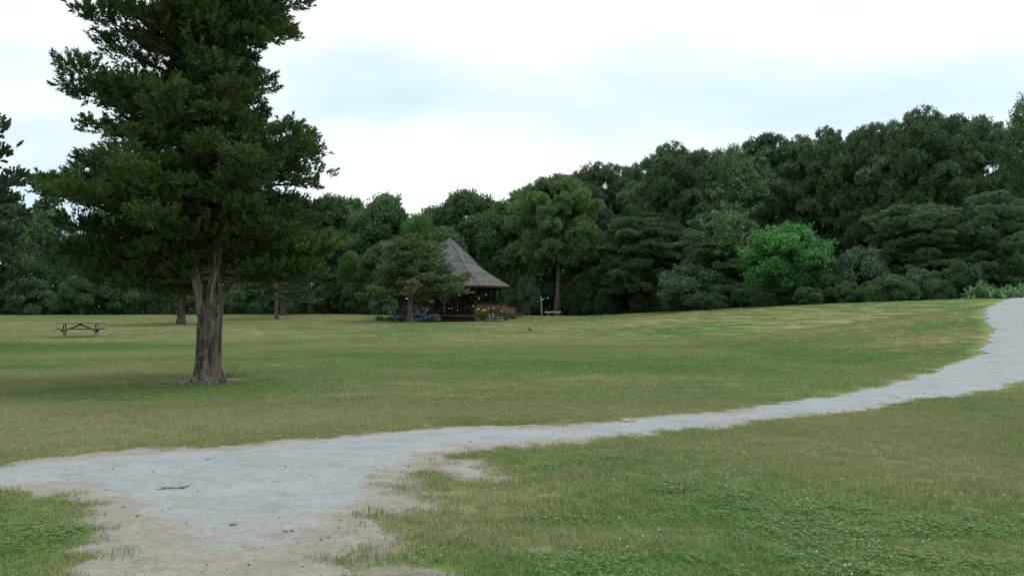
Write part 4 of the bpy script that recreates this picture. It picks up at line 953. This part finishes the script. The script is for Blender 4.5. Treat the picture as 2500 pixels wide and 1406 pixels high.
# railings
bal = mk('baluster', box(.04, .04, .74, (0, 0, .37)), M['rail'])
bl_ = 2 * RP * math.sin(math.radians(22.5))
for k in (1, 3, 4, 5, 6, 7):
    p0, p1 = oc(A[k], RP, DK), oc(A[(k + 1) % 8], RP, DK); mdl = (p0 + p1) / 2; ang = math.atan2(p1[1] - p0[1], p1[0] - p0[0]); ln = bl_ - .21
    rl = link('railing', mk('railing', box(ln, .06, .09, (0, 0, .86), bev=.01) + box(ln, .05, .08, (0, 0, .08), bev=.01), M['rail']), gz, tuple(mdl), (0, 0, ang))
    link('cap_rail', mk('cap_rail', box(ln, .14, .035, (0, 0, .925), bev=.008), M['caprail']), rl)
    nb = 23
    for j in range(nb): link('baluster', bal, rl, ((j + .5) / nb * ln - ln / 2, 0, .10))
    if k in (3, 4, 5): link('bench_seat', mk('bench_seat', box(ln - .5, .42, .05, (0, .0, .45)) + box(.06, .38, .42, (-ln * .3, 0, .21)) + box(.06, .38, .42, (ln * .3, 0, .21)), M['raildark']), gz, tuple(mdl * [.9, .9, 1]), (0, 0, ang))
# front steps
am = (A[0] + A[1]) / 2; dirv = oc(am, 1, 0)
for i_, (dz, dd) in enumerate([(DK - .20, .42), (DK - .40, .80)]):
    c = dirv * (RP * math.cos(math.radians(22.5)) + .12 + dd / 2); c[2] = dz / 2 - .15
    link('step', mk('step', box(3.35, dd, dz + .30 - .05, tuple(c - [0, 0, .025]), rz=am, bev=.01), M['raildark']), gz)
    c2 = c.copy(); c2[2] = dz; link('step_tread', mk('step_tread', box(3.42, dd + .04, .045, tuple(c2 - [0, 0, .022] + dirv * .02), rz=am, bev=.01), M['rail']), gz)
# ramp with curved side walls on the right
am = (A[2] + A[3]) / 2; od = oc(am, 1, 0)
gend = T(GX + 6, GY) - GZ
for a in (A[2], A[3]):
    p0 = oc(a, RP, DK); n = 11; Ln = 1.35; s = np.linspace(.06, 1, n)
    top = np.array([p0 + od * Ln * t + [0, 0, .92 - .42 * (t ** 1.4) + .10 * math.sin(t * PI) * -1] for t in s])
    bot = np.array([np.append((p0 + od * Ln * t)[:2], DK + (gend + .02 - DK) * t) for t in s])
    for j in range(n - 1):
        tv = np.array([0, 0, 0]); sd_ = np.cross(od, [0, 0, 1]) * .02; q0, q1 = top[j], top[j + 1] - od * .012; b0, b1 = bot[j], bot[j + 1] - od * .012
        Vv = np.array([b0 - sd_, b1 - sd_, q1 - sd_, q0 - sd_, b0 + sd_, b1 + sd_, q1 + sd_, q0 + sd_])
        link('ramp_board', mk('ramp_board', [(Vv, np.array([[0, 1, 2, 3], [7, 6, 5, 4], [3, 2, 6, 7], [0, 4, 5, 1], [1, 5, 6, 2], [0, 3, 7, 4]]))], M['rail']), gz)
    cap = []
    for j in range(n - 1): cap += beam(top[j] + [0, 0, .03], top[j + 1] + od * .02 + [0, 0, .03], .13, .04)
    link('ramp_handrail', mk('ramp_handrail', cap, M['caprail']), gz)
    e = p0 + od * (Ln + .10); link('ramp_post', mk('ramp_post', box(.17, .17, 1.05, (0, 0, .48), bev=.015), M['rail']), gz, (e[0], e[1], gend - .02), (0, 0, am))
q0, q1 = oc(A[2], RP, DK), oc(A[3], RP, DK); q2, q3 = q1 + od * 1.6, q0 + od * 1.6; q2[2] = q3[2] = gend + .01
Vv = np.array([q0, q1, q2, q3, q0 - [0, 0, .3], q1 - [0, 0, .3], q2 - [0, 0, .3], q3 - [0, 0, .3]]) * [.999, .999, 1] - [0, 0, .012]
link('ramp_floor', mk('ramp_floor', [(Vv, np.array([[0, 1, 2, 3], [0, 3, 7, 4], [1, 5, 6, 2], [2, 6, 7, 3]]))], M['raildark']), gz)

# ------------------------------------------------------------------ flower beds by the gazebo
def flat_mat(name, c, rough=.6):
    m, nt, N, L, o = mat(name); g = N.new('ShaderNodeNewGeometry'); n_ = noise(N, L, 30, 3, .6, g.outputs['Position'])
    p = bsdf(N, L, mixc(N, L, n_, tuple(x * .75 for x in c), tuple(min(1, x * 1.25) for x in c)), rough, .2); L(p.outputs[0], o.inputs[0]); return m
M['blue'] = flat_mat('blue_petals', (.27, .36, .64)); M['paleblue'] = flat_mat('pale_blue_petals', (.42, .50, .70)); M['yellow'] = flat_mat('yellow_petals', (.70, .45, .07)); M['whitep'] = flat_mat('white_petals', (.55, .55, .47))
KG = B_('garden_bush', 501, mleaf='plant', H=1.2, W=.8, zb=.02, lobes=10, lob=(1.6, 2.6), per=330, leaf=(.16, .25), stems=3, low=.02)
def head_mesh(nm, rad, m):
    r = np.random.default_rng(4); d = r.normal(size=(60, 3)); d /= np.linalg.norm(d, axis=1)[:, None]; P, v = bake(S_FINE[:2], d * rad * .75, d, np.full(60, rad * .9), np.full(60, .5), r); return mk(nm, P, m)
HB, HP = head_mesh('flower_head', .095, M['blue']), head_mesh('pale_flower_head', .075, M['paleblue'])
def hydrangea(u, D, vtop, hp, n, hm, label, seed, spread=1., sz=1.):
    t = plant(KG, 'hydrangea_bush', u, D, vtop, hp, label, 'bush', 'hydrangeas round the gazebo', seed); r = np.random.default_rng(seed); H = at(u, vtop, D)[2] - t.location.z; Wd = hp * D / F
    for k in range(n):
        th = r.uniform(-PI * 1.0, 0) if k % 4 else r.uniform(0, 6.28); c = r.uniform(.15, 1.0); q = math.sqrt(1 - (c - .1) ** 2 * .8) * spread; rz = seed
        p = np.array([math.cos(th) * Wd * q, math.sin(th) * Wd * q, H * c * 1.02]); p[:2] = [p[0] * math.cos(rz) + p[1] * math.sin(rz), -p[0] * math.sin(rz) + p[1] * math.cos(rz)]
        link('flower_head', hm, t, tuple(p), (r.uniform(0, 3), 0, r.uniform(0, 6)), (sz * r.uniform(.8, 1.2),) * 3)
    return t
hydrangea(1030, 65.6, 754, 21, 30, HB, 'hydrangea covered in blue flower heads just right of the juniper trunk', 3)
hydrangea(962, 66.5, 759, 14, 9, HB, 'smaller hydrangea with few blue heads at the left corner of the gazebo', 5)
hydrangea(1210, 66.8, 752, 19, 9, HP, 'hydrangea with pale bluish heads behind the yellow daylilies', 8)
plant(KS[0], 'shrub', 1062, 66.2, 766, 15, 'low brownish bush between blue hydrangea and the gazebo steps', 'shrub', None, 1., 'juniper')
plant(KG, 'shrub', 1270, 73.5, 759, 11, 'small bush with a pale bloom right of the gazebo ramp', 'shrub', None, 2., 'shrub')
plant(KG, 'shrub', 1236, 68.2, 770, 13, 'low dark bush at the foot of the gazebo ramp', 'shrub', None, 3., 'shrub')
def lily(u, D, vtop, hp, nfl, label, seed, mleaf='plant'):
    r = np.random.default_rng(seed); b = at(u, 757, D); z = T(b[0], D); H = at(u, vtop, D)[2] - z; Wd = hp * D / F; t = thing('daylily_clump', label, 'flower', (b[0], D, z), 0, 'daylily clumps by the gazebo'); parts = []; vv = []
    for k in range(190):
        a = r.uniform(0, 6.28); o_ = r.normal(0, .3, 2) * Wd; l = Wd * r.uniform(.35, .8); h = H * r.uniform(.45, .85); d = np.array([math.cos(a), math.sin(a)]); sd_ = np.array([-d[1], d[0]]) * .022; V = []
        for s in (0, .35, .7, 1.): 
            c = o_ + d * l * s; zz_ = h * math.sin(min(1.0, s * 1.15) * 2.0) / .95; wdt = (1 - s * .85); V += [[c[0] - sd_[0] * wdt, c[1] - sd_[1] * wdt, zz_], [c[0] + sd_[0] * wdt, c[1] + sd_[1] * wdt, zz_]]
        parts.append((np.array(V), np.array([[0, 1, 3, 2], [2, 3, 5, 4], [4, 5, 7, 6]]))); vv += [np.clip(r.normal(.5, .2), 0, 1)] * 8
    o = link('leaf_blades', mk('lily_leaves', parts, M[mleaf], False, {'v': vv}), t); o['kind'] = 'stuff'
    pet = []
    for j in range(6):
        a = j * PI / 3; d = np.array([math.cos(a), math.sin(a), 0]); s = np.array([-d[1], d[0], 0]); pet.append((np.array([[0, 0, -.05], d * .05 + s * .028 + [0, 0, .02], d * .10 + [0, 0, .035], d * .05 - s * .028 + [0, 0, .02]]), np.array([[0, 1, 2, 3]])))
    me = mk('blossom', pet, M['yellow'])
    for k in range(nfl):
        p = np.array([r.uniform(-.9, .9) * Wd, r.uniform(-.6, .3) * Wd, H * r.uniform(.82, 1.06)]); fl = link('blossom', me, t, tuple(p), (r.uniform(.3, 1.1), r.uniform(-.5, .5), r.uniform(0, 6)), (1.0,) * 3)
        link('stalk', mk('stalk', tube([[p[0] * .4, p[1] * .4, 0.02], [p[0] * .8, p[1] * .8, H * .5], p], [.008, .007, .005], 4, False), M['plant'], False, {'v': np.full(12, .6)}), t)
lily(1180, 66.4, 755, 16, 17, 'daylily clump in full yellow bloom right of the gazebo steps', 1)
lily(926, 65.6, 769, 14, 0, 'leftmost bright green grassy clump of the bed left of the juniper', 2, 'bright')
lily(951, 65.3, 771, 14, 3, 'grassy clump with a few yellow blooms left of the juniper trunk', 3, 'bright')
lily(980, 65.2, 772, 15, 0, 'plain grassy clump touching the left side of the juniper trunk', 4)
lily(1046, 64.9, 778, 11, 0, 'little grassy clump in front of the blue hydrangea', 6)
b = ground_at(1196, 785); M['edging'] = wood_mat('grey_timber', (.16, .15, .13), (.30, .28, .25), 6, .8)
tag(link('bed_edging', mk('bed_edging', box(2.1, .14, .16, (0, 0, .05), rz=.05, bev=.015), M['edging']), None, (b[0], b[1], b[2])), 'weathered grey timber edging in front of the yellow daylilies', 'edging')

# ------------------------------------------------------------------ picnic table, bench, post
M['tabletop'] = wood_mat('weathered_brown_planks', (0.14, 0.125, 0.09), (0.26, 0.235, 0.175), 6, .75, (.3, 3, 3))
M['tableleg'] = wood_mat('peeling_pale_paint', (0.46, 0.44, 0.38), (0.80, 0.78, 0.70), 5, .7)
M['tablebrace'] = wood_mat('dark_brace_wood', (0.06, 0.055, 0.035), (0.12, 0.10, 0.07), 6, .8)
TD = 45.; tb = at(197, 757, TD); tz = T(tb[0], TD)
tbl = thing('picnic_table', 'weathered wooden picnic table with pale legs standing on the left lawn', 'picnic table', (tb[0], TD, tz), .40)
for j in range(5): link('top_plank', mk('top_plank', box(2.36 + .03 * math.sin(j * 2.1), .143, .042, (.01 * (j % 2), -.30 + j * .15, .765), bev=.006), M['tabletop']), tbl)
for sy in (-1, 1):
    for j in range(2): link('seat_plank', mk('seat_plank', box(2.5, .138, .042, (.03 * sy, sy * (.66 + j * .145), .452), bev=.006), M['tabletop']), tbl)
for sx in (-1, 1):
    x = sx * .78
    for sy in (-1, 1): link('leg', mk('leg', beam((x, sy * .34, .71), (x, sy * .56, -.02), .11, .11, .01), M['tableleg']), tbl)
    link('seat_support', mk('seat_support', box(.045, 1.62, .10, (x + sx * .052, 0, .375), bev=.005), M['tablebrace']), tbl)
    link('top_cleat', mk('top_cleat', box(.09, .70, .09, (x, 0, .697), bev=.005), M['tablebrace']), tbl)
    link('brace', mk('brace', beam((x * -.13, .03 * sx, .735), (x * .93, .03 * sx, .37), .045, .07), M['tablebrace']), tbl)
M['concrete'] = wood_mat('pale_concrete', (.52, .53, .52), (.68, .69, .67), 10, .85)
BD = 79.; bb = at(1350, 757, BD); bzz = T(bb[0], BD)
bn = thing('stone_bench', 'pale stone slab bench on two legs in front of the olive pine', 'bench', (bb[0], BD, bzz), .03)
link('seat_slab', mk('seat_slab', box(1.56, .45, .13, (0, 0, .40), bev=.02), M['concrete']), bn)
for s in (-1, 1): link('leg', mk('leg', box(.17, .36, .37, (s * .48, 0, .155), bev=.015), M['concrete']), bn)
M['postwood'] = wood_mat('grey_post', (.17, .17, .14), (.34, .33, .28), 5, .8, (1, 1, .3))
pd_ = 80.; pb = at(1322, 757, pd_); pz_ = T(pb[0], pd_); hp_ = at(1320, 723, pd_)[2] - pz_
po = link('wooden_post', mk('wooden_post', tube([(.02, 0, -.2), (.01, 0, hp_ * .5), (-.06, 0, hp_ - .05), (-.06, 0, hp_)], [.085, .08, .075, .055], 8), M['postwood']), None, (pb[0], pd_, pz_))
tag(po, 'bare grey wooden post leaning slightly beside the stone bench', 'post')

# ------------------------------------------------------------------ birds
M['black'] = flat_mat('glossy_black_feathers', (.012, .013, .012), .4); M['brownf'] = flat_mat('brown_feathers', (.07, .05, .03), .6); M['legs'] = flat_mat('bird_legs', (.03, .028, .025))
def bird(name, u, v, size, flip, m, label):
    g = ground_at(u, v); t = thing(name, label, 'bird', tuple(g)); s = size / .33
    sp = [(.185, .045, .012, .003), (.12, .058, .018, .006), (.06, .085, .026, .022), (.02, .108, .040, .040), (-.025, .135, .047, .046), (-.06, .165, .042, .038), (-.082, .198, .028, .027), (-.095, .222, .025, .026), (-.110, .232, .021, .021), (-.122, .232, .010, .010)]
    seg = 12; th = np.linspace(0, 2 * PI, seg, endpoint=False); V = []
    P = np.array([[a, 0, c] for a, c, _, _ in sp]); tg = np.gradient(P, axis=0); tg /= np.linalg.norm(tg, axis=1)[:, None]
    for p, t_, (_, _, wy, wz) in zip(P, tg, sp):
        n_ = np.cross(t_, [0, 1, 0]); V.append(p + np.cos(th)[:, None] * np.array([0, 1, 0]) * wy + np.sin(th)[:, None] * n_ * wz)
    V = np.concatenate(V); n = len(sp); i_ = np.arange(n - 1)[:, None] * seg; j = np.arange(seg)[None]; k = (j + 1) % seg
    body = [(V, np.stack([i_ + j, i_ + seg + j, i_ + seg + k, i_ + k], -1).reshape(-1, 4)), (V[-seg:], np.arange(seg)[None, ::-1]), (V[:seg], np.arange(seg)[None])]
    sc_ = (s * flip, s, s)
    link('body', mk('bird_body', body, m, True), t, scale=sc_)
    link('beak', mk('beak', tube([(-.118, 0, .233), (-.14, 0, .229), (-.158, 0, .224)], [.009, .006, .001], 6), M['legs']), t, scale=sc_)
    for sy in (-1, 1):
        link('leg', mk('bird_leg', tube([(-.005, sy * .02, .10), (.012, sy * .022, .05), (-.004, sy * .022, 0.004)], [.010, .005, .004], 5) + tube([(-.004, sy * .022, .006), (-.035, sy * .026, .004)], [.004, .003], 4) + tube([(-.004, sy * .022, .006), (.018, sy * .022, .004)], [.004, .003], 4), M['legs']), t, scale=sc_)
        wv = np.array([(-.055, sy * .046, .15), (.0, sy * .050, .135), (.075, sy * .034, .085), (.115, sy * .014, .062), (.04, sy * .046, .078), (-.03, sy * .051, .108)])
        link('wing', mk('wing', [(wv, np.array([[0, 1, 5], [1, 4, 5], [1, 2, 4], [2, 3, 4]])), (wv + [0, sy * -.012, 0], np.array([[0, 5, 1], [1, 5, 4], [1, 4, 2], [2, 4, 3]]))], m, True), t, scale=sc_)
    return t
bird('blackbird', 1295, 811, .40, 1, M['black'], 'black bird standing upright on the lawn, tail to the right')
bird('songbird', 1892, 780, .22, 1, M['brownf'], 'small brown bird on the dry grass of the right-hand slope')

# ------------------------------------------------------------------ small things on path and lawn
M['stone'] = wood_mat('stone', (.10, .10, .095), (.24, .235, .22), 20, .8); M['tanstone'] = wood_mat('tan_stone', (.30, .24, .19), (.45, .38, .31), 20, .8); M['twig'] = wood_mat('twig_bark', (.09, .08, .065), (.18, .16, .13), 30, .9)
def stone(u, v, sz, m, label, seed):
    r = np.random.default_rng(seed); g = ground_at(u, v); V = []; seg = 10
    for z_, q in ((-.3, .7), (0, 1.0), (.35, .85), (.6, .45), (.66, .02)):
        for j in range(seg): a = j * 2 * PI / seg; k = q * (1 + r.normal(0, .08)); V.append([math.cos(a) * k * 1.2, math.sin(a) * k * .85, z_ + r.normal(0, .03)])
    i_ = np.arange(4)[:, None] * seg; j = np.arange(seg)[None]; k = (j + 1) % seg
    tag(link('stone', mk('stone', [(np.array(V) * sz, np.stack([i_ + j, i_ + k, i_ + seg + k, i_ + seg + j], -1).reshape(-1, 4))], m, True), None, tuple(g + [0, 0, .012]), (0, 0, seed)), label, 'stone')
stone(570, 1284, .024, M['stone'], 'dark grey pebble lying alone on the sandy spur', 1); stone(455, 1283, .016, M['stone'], 'smaller dark pebble left of the larger one on the spur', 2)
stone(1528, 1030, .05, M['tanstone'], 'tan stone at the far grassy edge of the path', 3); stone(507, 1124, .022, M['stone'], 'flat dark chip on the pale path below the big cedar', 4); stone(830, 1274, .014, M['stone'], 'tiny dark pebble near the right rim of the spur', 5)
g = ground_at(425, 1198); rt_ = np.random.default_rng(3); tw = tube([(-.16, -.02, .014), (-.08, 0, .022), (.03, .02, .024), (.10, .05, .03), (.12, .14, .05)], [.0015, .003, .004, .0025, .001], 6)
for k in range(14):
    x = rt_.uniform(-.1, .1); tw += tube([(x, .0, .022), (x + rt_.normal(0, .03), rt_.normal(0, .03), .03 + .02 * rt_.random())], [.004, .001], 4)
tag(link('twig', mk('twig', tw, M['twig'], True), None, tuple(g)), 'dry branched twig lying across the pale path', 'twig')
# bits of grit and leaf litter
r = np.random.default_rng(91); P = np.stack([r.uniform(-9, 16, 60000), 4 + 22 * r.random(60000) ** 1.6], 1); P = P[inside(P[:, 0], P[:, 1])]; dn = vnoise(P[:, 0], P[:, 1], 1.2, 15); spur_ = np.clip((ground_at(520, 1230)[1] - P[:, 1]) / 2, 0, 1); P = P[r.random(len(P)) < np.clip(dn - .45, .02, 1) * (.12 + .9 * spur_)][:2600]
S_BIT = []
for k in range(6):
    q = r.normal(0, 1, (5, 3)) * [1, 1, .35]; S_BIT.append((q, np.array([[0, 1, 2], [0, 2, 3], [0, 3, 4], [1, 2, 4], [2, 3, 4]])))
Pz = np.column_stack([P, terrain(P[:, 0], P[:, 1]) + .020]); Pp, vv = bake(S_BIT, Pz, np.tile([0, 0, 1.], (len(P), 1)) + r.normal(0, .1, (len(P), 3)), r.uniform(.003, .010, len(P)) * (1 + P[:, 1] / 25), r.random(len(P)), r)
m, nt_, N_, L_, o_ = mat('grit'); p_ = bsdf(N_, L_, mixc(N_, L_, attr(N_, 'v'), (.07, .062, .05), (.26, .24, .21)), .9, .1); L_(p_.outputs[0], o_.inputs[0]); M['grit'] = m
tag(link('path_grit', mk('path_grit', Pp, M['grit'], False, {'v': vv})), 'scattered dark grit and leaf litter on the path', 'grit', kind='stuff')
# white clover heads and reddish leaves
P, dr = NEARP; r = np.random.default_rng(92); mk_ = (P[:, 0] > 0.2) & (P[:, 1] < 8.5) & (dr < .42) & (vnoise(P[:, 0], P[:, 1], 1.6, 21) > .52) & (r.random(len(P)) < .055); Pn = P[mk_]
c = ground_at(1620, 872); Pm = np.stack([r.normal(c[0], 2.2, 420), r.normal(c[1], 2.0, 420)], 1); c2 = ground_at(1350, 905); Pm = np.concatenate([Pm[vnoise(Pm[:, 0], Pm[:, 1], .9, 22) > .5], np.stack([r.normal(c2[0], 2, 90), r.normal(c2[1], 1.5, 90)], 1)])
PP = np.concatenate([Pn, Pm]); sz = np.concatenate([r.uniform(.006, .010, len(Pn)), r.uniform(.008, .013, len(Pm))]); hz_ = np.concatenate([r.uniform(.05, .085, len(Pn)), np.full(len(Pm), .065)])
oct_ = (np.array([[1, 0, 0], [.31, .95, 0], [-.81, .59, 0], [-.81, -.59, 0], [.31, -.95, 0], [0, 0, .8], [0, 0, -.8]]), np.array([[0, 1, 5], [1, 2, 5], [2, 3, 5], [3, 4, 5], [4, 0, 5], [1, 0, 6], [2, 1, 6], [3, 2, 6], [4, 3, 6], [0, 4, 6]]))
Pp, vv = bake([oct_], np.column_stack([PP, terrain(PP[:, 0], PP[:, 1]) + hz_]), np.tile([0, 0, 1.], (len(PP), 1)), sz, r.random(len(PP)), r)
tag(link('clover_flowers', mk('clover_flowers', Pp, M['whitep'])), 'white clover heads dotted through the lawn', 'clover', kind='stuff')
mk_ = (P[:, 0] > .6) & (P[:, 1] < 8) & (vnoise(P[:, 0], P[:, 1], 1.3, 23) > .6) & (r.random(len(P)) < .35); Pn = P[mk_]; Pn = np.repeat(Pn, 2, 0) + r.normal(0, .05, (2 * len(Pn), 2))
lf = (np.array([[-1, 0, 0], [0, .5, .15], [1, 0, 0], [0, -.5, .1]]), np.array([[0, 1, 2], [0, 2, 3]])); M['redleaf'] = flat_mat('reddish_leaves', (.20, .085, .035), .7)
Pp, vv = bake([lf], np.column_stack([Pn, terrain(Pn[:, 0], Pn[:, 1]) + r.uniform(.02, .055, len(Pn))]), np.tile([0, 0, 1.], (len(Pn), 1)) + r.normal(0, .4, (len(Pn), 3)), r.uniform(.007, .015, len(Pn)), r.random(len(Pn)), r)
tag(link('reddish_leaves', mk('reddish_leaves', Pp, M['redleaf'])), 'reddish dry leaves among the clover in front', 'leaves', kind='stuff')
